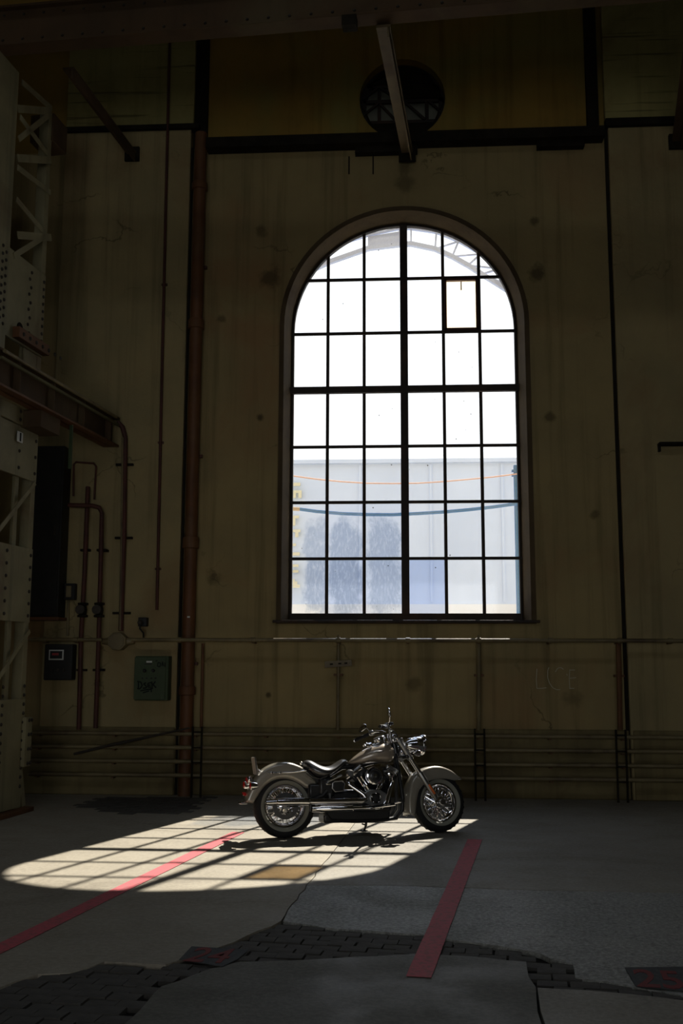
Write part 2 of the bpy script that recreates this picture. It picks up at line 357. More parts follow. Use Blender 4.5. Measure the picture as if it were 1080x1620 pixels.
# near-black bands along the ledge line, with stubs
led = empty('trim_3', (0, D, ZL)); struct(led)
LM = at_root(led)
zc = wl(600, 229).z
MB().box(((wl(330, 240).x + wl(952, 225).x) / 2, D - 0.05, zc), (wl(952, 225).x - wl(330, 240).x, 0.34, 0.15)).build('ledge_band', SOOT_SHADE, led, LM)
MB().box(((wl(848, 228).x + wl(922, 228).x) / 2, D - 0.02, wl(880, 229).z), (wl(922, 228).x - wl(848, 228).x, 0.22, 0.17)).build('ledge_stub', SOOT_SHADE, led, LM)
MB().box(((wl(562, 228).x + wl(660, 228).x) / 2, D - 0.02, wl(610, 238).z), (wl(660, 228).x - wl(562, 228).x, 0.22, 0.17)).build('ledge_stub', SOOT_SHADE, led, LM)
MB().box(((XPL0 + wl(318, 205).x) / 2, D - 0.09, ZPL + 0.025), (wl(318, 205).x - XPL0, 0.14, 0.07)).build('ledge_band', SOOT_SHADE, led, LM)
MB().box(((wl(955, 195).x + HALL_R) / 2, D - 0.07, ZRJ + 0.06), (HALL_R - wl(955, 195).x, 0.12, 0.11)).build('ledge_band', SOOT_SHADE, led, LM)
for px in (552, 590): MB().box((wl(px, 245).x, D - 0.012, wl(px, 262).z), (0.018, 0.03, 0.26)).build('ledge_strap', SOOT_SHADE, led, LM)
# black strip painting the drain pipe's side shadow; then the right-hand bay seam
MB().box(((XPL + wl(291, 850).x) / 2 - .002, D - 0.02, ZL / 2), (0.034, 0.05, ZL)).build('dark_gap_strip', SOOT_SHADE, wall_back)
MB().box((XRJ - .02, D - 0.012, ZRJ / 2), (0.05, 0.03, ZRJ)).build('seam_strip', SOOT_SHADE, wall_back)
MB().box(((wl(318, 130).x), D + 0.07, (ZL + HALL_H) / 2), (0.20, 0.10, HALL_H - ZL)).build('dark_gap_strip', SOOT_SHADE, wall_back)
MB().box((wl(935, 100).x, D + 0.06, (ZL + HALL_H) / 2), (0.16, 0.12, HALL_H - ZL)).build('dark_gap_strip', SOOT_SHADE, wall_back)

STEEL_MD = mat_rough('worn brown-grey steel paint', (0.125, 0.090, 0.042), (0.090, 0.064, 0.030), (0.080, 0.042, 0.018), 2.0, 0.7, 0.4, 0.2, 50, 0.3)
# ------------------------------------------------------------------ the hall around it
struct(MB().box((HALL_L - .15, (HALL_B + D) / 2, HALL_H / 2), (.3, D - HALL_B, HALL_H)).build('wall_left', SIDEW))
struct(MB().box((HALL_R + .15, (HALL_B + D) / 2, HALL_H / 2), (.3, D - HALL_B, HALL_H)).build('wall_right', SIDEW))
rear = empty('wall_rear', (0, HALL_B, 0)); struct(rear); RM = at_root(rear)
for (xa, xb, za, zb) in ((HALL_L, DOOR[0], 0, HALL_H), (DOOR[1], HALL_R, 0, HALL_H), (DOOR[0], DOOR[1], DOOR[2], HALL_H)):
    MB().box(((xa + xb) / 2, HALL_B - .15, (za + zb) / 2), (xb - xa, .3, zb - za)).build('wall_panel', SIDEW, rear, RM)
ceil_ = empty('ceiling', (0, 0, HALL_H)); struct(ceil_); XM = at_root(ceil_)
for (xa, xb, ya, yb) in ((HALL_L - .3, HALL_R + .3, HALL_B - .3, SKYL[2]), (HALL_L - .3, HALL_R + .3, SKYL[3], BACK), (HALL_L - .3, SKYL[0], SKYL[2], SKYL[3]), (SKYL[1], HALL_R + .3, SKYL[2], SKYL[3])):
    MB().box(((xa + xb) / 2, (ya + yb) / 2, HALL_H + .15), (xb - xa, yb - ya, .3)).build('roof_boarding', CEIL, ceil_, XM)

# ------------------------------------------------------------------ floor: dirt bed, slabs, wood-block pavers, painted marks
floor = struct(MB().box(((HALL_L + HALL_R) / 2, (HALL_B + D) / 2, -0.085), (HALL_R - HALL_L, D - HALL_B, 0.10)).build('floor', DIRT, ang=0))
def slab(name, pts, mat, top=0.0):
    me_pts = [V((p[0], p[1], top)) for p in pts]
    bm = bmesh.new(); vs = [bm.verts.new(p) for p in me_pts]
    ed = [bm.edges.new((a, b)) for a, b in zip(vs, vs[1:] + vs[:1])]
    r_ = bmesh.ops.triangle_fill(bm, edges=ed, use_beauty=True)
    ex = bmesh.ops.extrude_face_region(bm, geom=bm.faces[:])
    bmesh.ops.translate(bm, verts=[g for g in ex['geom'] if isinstance(g, bmesh.types.BMVert)], vec=(0, 0, -0.034 - top))
    bmesh.ops.recalc_face_normals(bm, faces=bm.faces)
    me = bpy.data.meshes.new(name); bm.to_mesh(me); bm.free()
    return obj(name, me, mat, floor)
def rough_line(a, b, n, amp):
    """a broken edge from a to b"""
    a, b = V(a).to_2d(), V(b).to_2d(); t = b - a; q = V((-t.y, t.x)).normalized()
    return [a + t * (i / n) + q * (random.uniform(-amp, amp) if 0 < i < n else 0) for i in range(n + 1)]
def chain(pix, amp=0.02, seg=0.12):
    out = []; P = [fl(*p).to_2d() for p in pix]
    for a, b in zip(P, P[1:]):
        k = max(1, int((b - a).length / seg)); out += rough_line(a, b, k, amp)[:-1]
    return out + [P[-1]]
J0 = fl(520, 1357).to_2d(); J1 = fl(445, 1457).to_2d()
dj = (J0 - J1).normalized(); JW = J0 + dj * ((D - 0.02 - J0.y) / dj.y)
g = 0.004
crack = rough_line(J0, J1, 14, 0.018)
NEARY = 4.55
left_edge = chain([(445, 1457), (370, 1490), (300, 1513), (262, 1526), (165, 1521), (110, 1539), (60, 1541), (0, 1562)], 0.015)
slab('slab', [V((HALL_L, D - .01)), JW - V((.001, 0))] + [p - V((g, 0)) for p in crack] + left_edge[1:] + [V((HALL_L, left_edge[-1].y - .1))], CONC1)
jr1 = [fl(653, 1353).to_2d(), fl(1080, 1363).to_2d()]; e1 = jr1[1] + (jr1[1] - jr1[0]).normalized() * ((HALL_R - jr1[1].x) / (jr1[1] - jr1[0]).normalized().x)
jr2 = [fl(488, 1397).to_2d(), fl(620, 1400).to_2d(), fl(850, 1408).to_2d(), fl(1080, 1412).to_2d()]; e2 = V((HALL_R, jr2[-1].y + .2))
slab('slab', [JW + V((.001, 0)), V((HALL_R, D - .01)), e1 + V((0, g))] + [p + V((0, g)) for p in rough_line(jr1[1], J0 + V((.004, 0)), 22, .006)], CONC2, -0.002)
ci = min(range(len(crack)), key=lambda i: (crack[i] - jr2[0]).length)
slab('slab', [p - V((0, g)) for p in rough_line(J0 + V((.006, 0)), jr1[1], 22, .006)] + [e1 - V((0, g)), e2 + V((0, .005))] + [p + V((0, .005)) for p in jr2[::-1][:-1]] + [p + V((.003, 0)) for p in crack[ci:0:-1]], CONC2, -0.001)
paver_top = chain([(445, 1457), (530, 1469), (660, 1478), (760, 1492), (833, 1504), (852, 1508), (868, 1516), (885, 1521), (903, 1524), (907, 1546), (1000, 1561), (1080, 1576)], 0.012)
slab('slab', [V((HALL_R, e2.y - .006))] + [p - V((0, .006)) for p in jr2[::-1][:-1]] + [p + V((.003, 0)) for p in crack[ci:-1]] + [p + V((0.01, .008)) for p in paver_top] + [V((HALL_R, paver_top[-1].y - .12))], CONC3, -0.003)
low_edge = chain([(205, 1613), (255, 1560), (330, 1533), (380, 1521), (520, 1516), (660, 1508), (760, 1514), (832, 1521), (836, 1545), (847, 1561)], 0.012)
slab('slab', low_edge + [fl(853, 1600).to_2d() - V((.01, 0)), V((fl(856, 1620).x - .01, NEARY)), V((low_edge[0].x - .1, NEARY))], CONC4, -0.001)
low_r = chain([(850, 1563), (960, 1570), (1080, 1583)], 0.012)
slab('slab', low_r + [V((HALL_R, low_r[-1].y - .12)), V((HALL_R, NEARY)), V((fl(856, 1620).x + .008, NEARY)), fl(855, 1600).to_2d()], CONC2, 0.002)
slab('slab', [V((HALL_L, HALL_B)), V((HALL_R, HALL_B)), V((HALL_R, NEARY - .015)), V((HALL_L, NEARY - .015))], CONC4)
# pavers fill what the slabs leave open
poly = [p for p in paver_top] + [V((paver_top[-1].x + 1.6, paver_top[-1].y - .1)), V((low_r[-1].x + 1.6, low_r[-1].y - .1))] + low_r[::-1] + low_edge[::-1] + [V((low_edge[0].x - .1, NEARY)), V((-3.6, NEARY)), V((-3.6, left_edge[-1].y))] + left_edge[::-1][:-1]
def inside(p, P):
    c = False
    for a, b in zip(P, P[1:] + P[:1]):
        if (a.y > p.y) != (b.y > p.y) and p.x < (b.x - a.x) * (p.y - a.y) / (b.y - a.y) + a.x: c = not c
    return c
bw, bd, bh = 0.170, 0.112, 0.030
pm = [MB().box((0, 0, -bh / 2), (bw - .006 - .003 * k, bd - .006, bh)).mesh('paver', 0) for k in range(3)]
spots = []
for iy in range(-60, 120):
    for ix in range(-60, 60):
        c = AX * (iy * bd) + AN * ((ix + (0.5 if iy % 2 else 0)) * bw) + V((0, 5.2, 0))
        if sum(inside((c + AN * dx + AX * dy).to_2d(), poly) for dx, dy in ((0, 0), (.08, .05), (-.08, .05), (.08, -.05), (-.08, -.05))) >= 3: spots.append(c)
spots.sort(key=lambda p: p.y)
vis = [p for p in spots if -1.0 * p.y * 0.42 - .2 < p.x < p.y * 0.30 + .2]
rest = [p for p in spots if p not in vis]
for i, p in enumerate(vis[:300]):
    o = bpy.data.objects.new('paver', pm[i % 3]); COL.objects.link(o); o.parent = floor
    if not o.data.materials: o.data.materials.append(PAVER)
    o.location = (p.x + random.uniform(-.004, .004), p.y + random.uniform(-.004, .004), random.uniform(-.016, -.005))
    o.rotation_euler = (random.gauss(0, .012), random.gauss(0, .012), R(-6.7) + random.gauss(0, .015))
more = vis[300:] + rest
if more:
    q = MB()
    for p in more: q.box((p.x, p.y, -.025), (bw - .014, bd - .012, bh), M.Rotation(R(-6.7) + random.gauss(0, .015), 3, 'Z'))
    q.build('loose_pavers', PAVER, floor, stuff=True, ang=0)
# the darker sett patch by the wall
q = MB(); pp = [fl(*a).to_2d() for a in ((170, 1262), (335, 1262), (318, 1272), (300, 1287), (185, 1288), (120, 1275))]
for iy in range(-10, 40):
    for ix in range(-40, 10):
        c = AX * (iy * .14) + AN * ((ix + (.5 if iy % 2 else 0)) * .2) + V((0, 10.5, 0))
        if inside(c.to_2d(), pp): q.box((c.x, c.y, 0.0), (.188, .128, .012 + random.uniform(0, .006)), M.Rotation(R(-6.7), 3, 'Z'))
q.build('worn_setts', PAVER, floor, stuff=True, ang=0)
def stripe(name, pa, pb, wd, label):
    a, b = fl(*pa), fl(*pb); t = (b - a).normalized(); q = V((-t.y, t.x, 0)) * wd / 2; mb = MB(); k = 24
    rows = []
    for i in range(k + 1):
        c = a + (b - a) * (i / k); j = random.uniform(-.004, .004)
        rows.append([c + q * (1 + j * 6) + V((0, 0, .0045)), c - q * (1 + j * 6) + V((0, 0, .0045))])
    mb.sheet(rows)
    return tag(mb.build(name, REDLINE, ang=0, solid=.002), label, 'floor marking')
stripe('bay_line', (377, 1317), (-40, 1521), 0.135, 'long bright red painted line crossing the sunlit patch to the left edge')
stripe('bay_line', (751, 1328.5), (662, 1546.5), 0.142, 'short faded red painted line on the shaded floor, front of the front wheel')
def text_obj(name, body, ex, ey, o, size, mat, parent, bold=0.0):
    cu = bpy.data.curves.new(name, 'FONT'); cu.body = body; cu.size = 1.0; cu.extrude = 0.001; cu.offset = bold; cu.resolution_u = 3
    t0 = bpy.data.objects.new(name, cu); COL.objects.link(t0); bpy.context.view_layer.update()
    me = bpy.data.meshes.new_from_object(t0.evaluated_get(bpy.context.evaluated_depsgraph_get())); bpy.data.objects.remove(t0)
    me.materials.clear(); me.materials.append(mat)
    t = bpy.data.objects.new(name, me); COL.objects.link(t); t.parent = parent
    ez = ex.cross(ey).normalized()
    t.matrix_basis = M(((ex.x * size[0], ey.x * size[1], ez.x, o.x), (ex.y * size[0], ey.y * size[1], ez.y, o.y), (ex.z * size[0], ey.z * size[1], ez.z, o.z), (0, 0, 0, 1)))
    return t
def bay_number(body, corners, base, w_, h_, label, z):
    c0 = sum((fl(*p) for p in corners), V()) / len(corners)
    root = thing('bay_number', label, 'floor marking', (c0.x, c0.y, 0))
    MB().prism([fl(*p) - c0 + V((0, 0, z)) for p in corners], (0, 0, .0015)).build('paint_patch', BLACKPATCH, root, ang=0)
    o = fl(*base) - c0; o.z = z + .003
    text_obj('number', body, AN, AX, o, (w_, h_), REDNUM, root, 0.012)
bay_number('24', [(283, 1519), (303, 1498), (394, 1503), (376, 1518), (352, 1530)], (287, 1521), .26, .42, 'dark patch with faded red bay number on the paving blocks, left', .002)
bay_number('25', [(988, 1532), (1130, 1530), (1150, 1574), (1006, 1563)], (1006, 1562), .27, .46, 'dark patch with red bay number 25 beside the right-hand paving blocks', .004)

# ------------------------------------------------------------------ arched window
window = struct(empty('window_1', ((GX0 + GX1) / 2, YG, GZ0)))
WM = at_root(window)
fr = MB(); A, B_ = arch_loop(0.012, YG - .04, 0.012), arch_loop(-0.014, YG - .04, -0.012); dd = V((0, .08, 0)); n_ = len(A)
fr.add(A + B_ + [p + dd for p in A] + [p + dd for p in B_], [(i, (i + 1) % n_, n_ + (i + 1) % n_, n_ + i) for i in range(n_)] + [(2 * n_ + i, 3 * n_ + i, 3 * n_ + (i + 1) % n_, 2 * n_ + (i + 1) % n_) for i in range(n_)] + [(n_ + i, n_ + (i + 1) % n_, 3 * n_ + (i + 1) % n_, 3 * n_ + i) for i in range(n_)] + [(i, 2 * n_ + i, 2 * n_ + (i + 1) % n_, (i + 1) % n_) for i in range(n_)])
fr.build('window_frame', FRAME, window, WM, ang=30)
MB().box((GXC, YG, GZ0 - .048), (2 * GR + .02, .07, .074)).build('bottom_rail', FRAME, window, WM)
MB().box((GXC, D + .10, GZ0 - .108), (2 * GR + .42, .30, .036)).build('window_sill', FRAME, window, WM, bevel=.006)
for i in range(1, 6):
    big = i == 3; h_ = arch_half(0); x = XC[i]; ztop = GSP + math.sqrt(GR ** 2 - (x - GXC) ** 2)
    wd = 0.108 if big else 0.044
    MB().box((x, YG - (.02 if big else 0), (GZ0 + ztop) / 2), (wd, .09 if big else .045, ztop - GZ0 - .012)).build('mullion' if big else 'glazing_bar', FRAME, window, WM)
for j in range(1, 7):
    hw = arch_half(ZR[j]); big = j == 4; hh = .095 if big else .040
    ext = 0.075 if j < 5 else -.012
    MB().box((GXC, YG - (.045 if big else .032), ZR[j]), (2 * (hw + ext), .07 if big else .03, hh)).build('transom' if big else 'glazing_bar', FRAME, window, WM)
def mat_pane(name, cx_, cz_):
    m = bpy.data.materials.new(name); m.use_nodes = True; n = m.node_tree; n.nodes.clear()
    out = nd(n, 'ShaderNodeOutputMaterial'); oi = nd(n, 'ShaderNodeObjectInfo'); sp = nd(n, 'ShaderNodeSeparateColor'); n.links.new(oi.outputs['Color'], sp.inputs[0])
    gen = coord(n, 'Generated')
    va = nd(n, 'ShaderNodeVectorMath', operation='ADD'); n.links.new(coord(n), va.inputs[0])
    rm = mth(n, 'MULTIPLY', oi.outputs['Random'], 37.0); cx = nd(n, 'ShaderNodeCombineXYZ'); n.links.new(rm, cx.inputs[0]); n.links.new(rm, cx.inputs[2]); n.links.new(cx.outputs[0], va.inputs[1])
    v = va.outputs[0]
    mp = nd(n, 'ShaderNodeMapping'); mp.inputs['Location'].default_value = (-cx_ * 2.05, 0, -cz_ * 1.45); mp.inputs['Scale'].default_value = (2.05, 0, 1.45); n.links.new(gen, mp.inputs[0])
    sq = nd(n, 'ShaderNodeSeparateXYZ'); n.links.new(mp.outputs[0], sq.inputs[0])
    p4 = lambda s_: mth(n, 'POWER', mth(n, 'ABSOLUTE', s_), 3.2)
    le = mth(n, 'POWER', mth(n, 'ADD', p4(sq.outputs[0]), p4(sq.outputs[2])), .3125)
    d_ = mth(n, 'ADD', le, mth(n, 'MULTIPLY', mth(n, 'SUBTRACT', noise(n, v, 4, 6, .7), .5), 1.4))
    wipe = mth(n, 'MULTIPLY', ramp(n, d_, .66, 1.06, 1, 0), sp.outputs[1])
    streak = ramp(n, noise(n, v, 1, 5, .65, (30, 30, 5)), .35, .7, .88, 1.12)
    wipe = mth(n, 'MULTIPLY', wipe, ramp(n, noise(n, v, 9, 5, .7, (4, 4, 1.2)), .3, .55, .35, 1.0))
    hz = mth(n, 'MULTIPLY', mth(n, 'MULTIPLY', sp.outputs[0], mth(n, 'SUBTRACT', 1.0, wipe)), mth(n, 'MULTIPLY', streak, ramp(n, noise(n, v, 2.2, 5, .6), .3, .7, .8, 1.2)))
    tr = nd(n, 'ShaderNodeBsdfTransparent')
    n.links.new(mix(n, mth(n, 'SUBTRACT', 1.0, oi.outputs['Alpha']), mix(n, wipe, mix(n, sp.outputs[2], (1, 1, 1), (.60, .72, .98)), (.68, .73, .82)), (.97, .82, .60)), tr.inputs[0])
    tl = nd(n, 'ShaderNodeBsdfTranslucent'); tl.inputs[0].default_value = (.93, .93, .90, 1)
    m1 = nd(n, 'ShaderNodeMixShader'); n.links.new(hz, m1.inputs[0]); n.links.new(tr.outputs[0], m1.inputs[1]); n.links.new(tl.outputs[0], m1.inputs[2])
    vo = nd(n, 'ShaderNodeTexVoronoi'); vo.inputs['Scale'].default_value = 7; vo.inputs['Randomness'].default_value = 1; n.links.new(v, vo.inputs['Vector'])
    speck = mth(n, 'MULTIPLY', ramp(n, vo.outputs['Distance'], .03, .075, 1, 0), ramp(n, noise(n, v, 3, 2), .5, .56))
    df = nd(n, 'ShaderNodeBsdfDiffuse'); df.inputs[0].default_value = (.03, .025, .02, 1)
    m2 = nd(n, 'ShaderNodeMixShader'); n.links.new(speck, m2.inputs[0]); n.links.new(m1.outputs[0], m2.inputs[1]); n.links.new(df.outputs[0], m2.inputs[2])
    gl = nd(n, 'ShaderNodeBsdfGlossy'); gl.inputs['Roughness'].default_value = .05
    m3 = nd(n, 'ShaderNodeMixShader'); m3.inputs[0].default_value = .03; n.links.new(m2.outputs[0], m3.inputs[1]); n.links.new(gl.outputs[0], m3.inputs[2])
    n.links.new(m3.outputs[0], out.inputs[0]); return m
GLASS = mat_pane('dirty glass', .5, .5); GLASS_LOW = {(i, j): mat_pane('rubbed dirty glass', .80 if i == 0 else .5, 0.58 if j == 0 else .10) for i in range(3) for j in range(2)}
WIPED = {(0, 0): (.75, 0), (1, 0): (.95, .25), (2, 0): (.75, .2), (3, 0): (0, .45), (0, 1): (.55, 0), (1, 1): (.7, .1), (2, 1): (.7, .1)}
for i in range(6):
    for j in range(7):
        x0, x1 = XC[i], XC[i + 1]; z0 = ZR[j]; z1 = ZR[j + 1] if j < 6 else GTOP
        top = [(x, min(z1, GSP + math.sqrt(max(GR ** 2 - (x - GXC) ** 2, 0)))) for x in [x0 + (x1 - x0) * k / 10 for k in range(11)]]
        top = [(x, z) for x, z in top if z > z0 + .004]
        if len(top) < 3: continue
        cx, cz = (x0 + x1) / 2, (z0 + z1) / 2
        P = [V((top[-1][0], 0, z0)), V((top[-1][0], 0, top[-1][1]))] + [V((x, 0, z)) for x, z in top[::-1][1:]] + [V((top[0][0], 0, z0))]
        o = MB().prism([p - V((cx, 0, cz)) for p in P], (0, .004, 0)).build('pane', GLASS_LOW.get((i, j), GLASS), window, WM @ M.Translation((cx, YG + .006, cz)), ang=0)
        wp, tint = WIPED.get((i, j), (0, 0)); hz = random.uniform(.018, .032)
        if (i, j) == (3, 0): hz = .012
        if (i, j) == (4, 5): hz = .38
        o.color = (hz, wp, tint, 0 if (i, j) == (4, 5) else 1)
# the little hinged light in the upper right
cs = MB(); x0, x1, z0, z1 = XC[4] + .02, XC[5] - .02, ZR[5] + .02, ZR[6] - .02
for (a, b, c_, d_) in ((x0, x1, z0, z0 + .03), (x0, x1, z1 - .03, z1), (x0, x0 + .03, z0, z1), (x1 - .03, x1, z0, z1)): cs.box(((a + b) / 2, YG - .035, (c_ + d_) / 2), (b - a, .06, d_ - c_))
cs.build('casement', RUSTD, window, WM)
MB().box(((x0 + x1) / 2, YG - .075, z1 - .12), (.016, .02, .12)).build('casement_stay', FRAME, window, WM)

# round window high up
w2 = struct(empty('window_2', (RC.x, D + .3, RC.z - RRAD))); W2 = at_root(w2)
yw = D + .30
rb = MB(); rb.lathe([(RRAD + .01, -.04), (RRAD - .09, -.04), (RRAD - .09, .04), (RRAD + .01, .04)], (RC.x, yw, RC.z), (0, 1, 0), 40, closed=True)
rb.build('window_frame', FRAME, w2, W2)
for dx in (-.34, -.02, .36): MB().box((RC.x + dx, yw, RC.z), (.05, .05, 2 * math.sqrt((RRAD - .05) ** 2 - dx * dx))).build('glazing_bar', FRAME, w2, W2)
for dz in (-.27, .06, .30): MB().box((RC.x, yw - .02, RC.z + dz), (2 * math.sqrt((RRAD - .05) ** 2 - dz * dz), .04, .05)).build('glazing_bar', FRAME, w2, W2)
for (ax_, az_, bx_, bz_) in ((-.62, -.2, -.36, .02), (-.33, .02, -.1, -.25), (.05, .02, .33, -.25), (.38, .05, .62, -.2), (-.60, .08, -.36, .27), (-.32, .27, -.08, .08)):
    MB().bar((RC.x + ax_, yw - .045, RC.z + az_), (RC.x + bx_, yw - .045, RC.z + bz_), .03, .035).build('brace', FRAME, w2, W2)
BLIND = mat_rough('grey boarded glass', (.24, .245, .19), (.17, .172, .135), None, 3, .8, .2, .2, 40, .2)
MB().lathe([(RRAD - .02, 0), (RRAD - .02, .02)], (RC.x, yw + .05, RC.z), (0, 1, 0), 40).build('boarding', BLIND, w2, W2)
for (x0, x1, z0, z1) in ((-.7, .75, .32, .68), (.0, .7, .08, .3), (-.6, .6, -.68, -.3)):
    P = []
    for k in range(9):
        x = x0 + (x1 - x0) * k / 8; P.append(V((RC.x + x, yw - .06, RC.z + (min(z1, math.sqrt(max((RRAD - .03) ** 2 - x * x, 0))) if z1 > 0 else z1))))
    Q = []
    for k in range(9):
        x = x1 + (x0 - x1) * k / 8; Q.append(V((RC.x + x, yw - .06, RC.z + (z0 if z0 > 0 else max(z0, -math.sqrt(max((RRAD - .03) ** 2 - x * x, 0)))))))
    ok = [p for p in P + Q if (p.x - RC.x) ** 2 + (p.z - RC.z) ** 2 <= RRAD ** 2]
    MB().prism(ok, (0, .02, 0)).build('board', SOOT_SHADE, w2, W2, ang=0)

# ------------------------------------------------------------------ outside: yard, building opposite, posts, cables, canopy
YARD = mat_rough('pale yard concrete', (.45, .44, .41), (.38, .37, .35), None, .6, .9, 0, .2, 20, .2)
FACADE = mat_rough('blue-grey sheet facade', (.640, .715, .840), (.610, .685, .815), None, .5, .8, .04, .1, 20, .2)
WHITEW = mat_plain('white rendered base', (.86, .84, .80), .9, 0, .2, 0, .04, 2)
YELL = mat_plain('pale yellow letter enamel', (.74, .67, .44), .7, 0, .2)
BLUEP = mat_plain('blue paint', (.040, .17, .42), .95, 0, .05)
ORANGE = mat_plain('orange cable sheath', (.80, .46, .34), .6)
TAN = mat_plain('tan sleeve', (.52, .36, .19), .6)
LILAC = mat_plain('pale blue canopy steel', (.42, .48, .66), .6)
struct(MB().box((0, BACK + 20, -.06), (60, 40, .1)).build('ground', YARD))
YB = D + 12.0
def ob(x, y, Y): return on_plane(x, y, (0, Y, 0), V((0, 1, 0)))
zr, zw = ob(640, 733, YB).z, ob(640, 956, YB).z
bld = thing('building', 'pale blue-grey building with white base seen through the arched window', 'building', (0, YB, 0)); BM = at_root(bld)
MB().box((0, YB + 3, (zw + zr) / 2), (34, 6, zr - zw)).build('wall', FACADE, bld, BM)
MB().box((0, YB + 2.97, zw / 2), (34.06, 6.06, zw)).build('base_wall', WHITEW, bld, BM)
MB().box((0, YB + 3, zr + .05), (34.2, 6.2, .1)).build('parapet', FACADE, bld, BM)
for k in range(-9, 10): MB().box((k * 1.8 + .6, YB - .02, (zw + zr) / 2), (.05, .05, zr - zw - .1)).build('facade_rib', FACADE, bld, BM)
# vertical row of block letters on the facade (only their right-hand halves show past the jamb)
def glyph(*boxes):
    for (xa, ya, xb, yb) in boxes:
        lt = MB()
        a, b = ob(xa, ya, YB - .06), ob(xb, yb, YB - .06); lt.box(((a.x + b.x) / 2, YB - .07, (a.z + b.z) / 2), (abs(b.x - a.x), .05, abs(a.z - b.z)))
        lt.build('sign_stroke', YELL, bld, BM, ang=0)
glyph((463, 764, 475, 769), (463, 776, 468, 788), (468, 776, 477, 780), (472, 780, 477, 788), (463, 816, 473, 820), (463, 820, 467, 832), (463, 838, 475, 842), (467, 842, 472, 850), (463, 860, 468, 864), (463, 874, 474, 879), (463, 893, 472, 897), (463, 902, 472, 906), (463, 916, 466, 920), (463, 920, 470, 925), (463, 925, 474, 930))
YC = D + 4.0
post = thing('yard_post', 'slim blue post just inside the right edge of the arched window', 'post', (ob(818.5, 880, YC).x, YC, 0))
ptop = ob(820, 736, YC).z
MB().box((0, 0, ptop / 2), (.075, .075, ptop)).build('shaft', BLUEP, post, bevel=.006)
MB().box((0, 0, .02), (.24, .24, .04)).build('base_plate', BLUEP, post)
MB().box((-.01, 0, ptop - .10), (.12, .10, .03)).build('collar', BLUEP, post); MB().box((-.01, 0, ptop - .18), (.12, .10, .03)).build('collar', BLUEP, post)
post2 = thing('yard_post', 'tan post behind the left jamb of the arched window', 'post', (ob(457, 900, YC).x, YC, 0))
ptop2 = ob(457, 745, YC).z
MB().box((0, 0, ptop2 / 2), (.075, .075, ptop2)).build('shaft', TAN, post2, bevel=.006)
MB().box((0, 0, .02), (.24, .24, .04)).build('base_plate', TAN, post2)
cb = thing('hanging_hose', 'thick blue hose sagging across the lower window panes outside', 'hose', (ob(640, 812, YC).x, YC, ob(640, 812, YC).z)); CM = at_root(cb)
pts = [(474, 805.5), (500, 809), (540, 812.5), (580, 814), (620, 814.3), (660, 812.5), (700, 810), (740, 806.5), (780, 802), (819, 796.5)]
MB().tube([ob(x, y, YC - .08) for x, y in pts], .031, 10).build('hose', BLUEP, cb, CM)
MB().tube([ob(457, 804.5, YC - .08), ob(474, 805.5, YC - .08)], .036, 10).build('sleeve', TAN, cb, CM)
pts = [(457, 752), (500, 758), (540, 762), (580, 764.5), (620, 765), (660, 764.5), (700, 762), (740, 758.5), (780, 754.5), (819, 749.5)]
tag(MB().tube([ob(x, y, YC - .075) for x, y in pts], .012, 8).build('sagging_cable', ORANGE), 'thin orange cable sagging above the blue hose outside the window', 'cable')
YK = D + 6.0
can = thing('canopy_truss', 'pale blue curved roof truss outside, behind the top of the arched window', 'canopy', (ob(640, 390, YK).x, YK, 0)); KM = at_root(can)
lowc = [(400, 470), (520, 415), (583, 393), (632, 387), (650, 386), (688, 394), (715, 406), (740, 420), (762, 434), (900, 520)]
upc = [(400, 440), (520, 392), (583, 372), (632, 362), (650, 362), (690, 368), (725, 382), (760, 402), (790, 425), (900, 490)]
lp = [ob(x, y, YK) for x, y in lowc]; upp = [ob(x, y, YK) for x, y in upc]
for a, b in zip(lp, lp[1:]): MB().bar(a, b, .10, .085).build('lower_chord', LILAC, can, KM)
for a, b in zip(upp, upp[1:]): MB().bar(a, b, .06, .04).build('upper_chord', LILAC, can, KM)
for i in range(len(lp)): MB().bar(lp[i], upp[i], .04, .035).build('strut', LILAC, can, KM)
for i in range(5, len(lp) - 1): MB().bar(lp[i], upp[i + 1], .03, .03).build('brace', LILAC, can, KM)
a = (lp[2] + upp[2]) / 2; b = (lp[3] + upp[3]) / 2
MB().bar(a, b, .02, .22).build('infill_panel', LILAC, can, KM)
for px in (lp[0], lp[-1]): MB().box((px.x, YK, px.z / 2), (.16, .16, px.z)).build('post', LILAC, can, KM)
# ------------------------------------------------------------------ riveted lattice column and runway beam at the left
C0 = fl(32, 1285)
CB = M(((AX.x, -AN.x, 0, C0.x), (AX.y, -AN.y, 0, C0.y), (0, 0, 1, 0), (0, 0, 0, 1)))
def cs(x, y):
    p = CB.inverted() @ on_plane(x, y, C0, AN); return p.x, p.z
col = thing('lattice_column', 'pale riveted steel lattice column standing at the left edge', 'column', basis=CB)
SL, SN = -1.75, cs(30, 83)[0]
CH = on_plane(0, 74, (0, D - 3.2, 0), V((0, 1, 0))).z - .02
def zc_(x, y): return cs(x, y)[1]
def cplate(name, s0, s1, z0, z1, y0=0.0, y1=.03, mat=STEEL_OL, bev=.006): return MB().box(((s0 + s1) / 2, (y0 + y1) / 2, (z0 + z1) / 2), (s1 - s0, y1 - y0, z1 - z0)).build(name, mat, col, bevel=bev)
zA, zB, zC, zD, zE, zF, zG, zH_ = [zc_(*p) for p in ((37, 1105), (45, 985), (47, 868), (53, 762), (62, 690), (66, 642), (72, 570), (78, 442))]
cplate('base_plate', SL, .14, 0, .05, -.10, .9, RUST)
cplate('flange', SN - .9, SN, .05, CH, -.02, .10)
cplate('flange', -.11, 0, .05, CH, .005, .13)
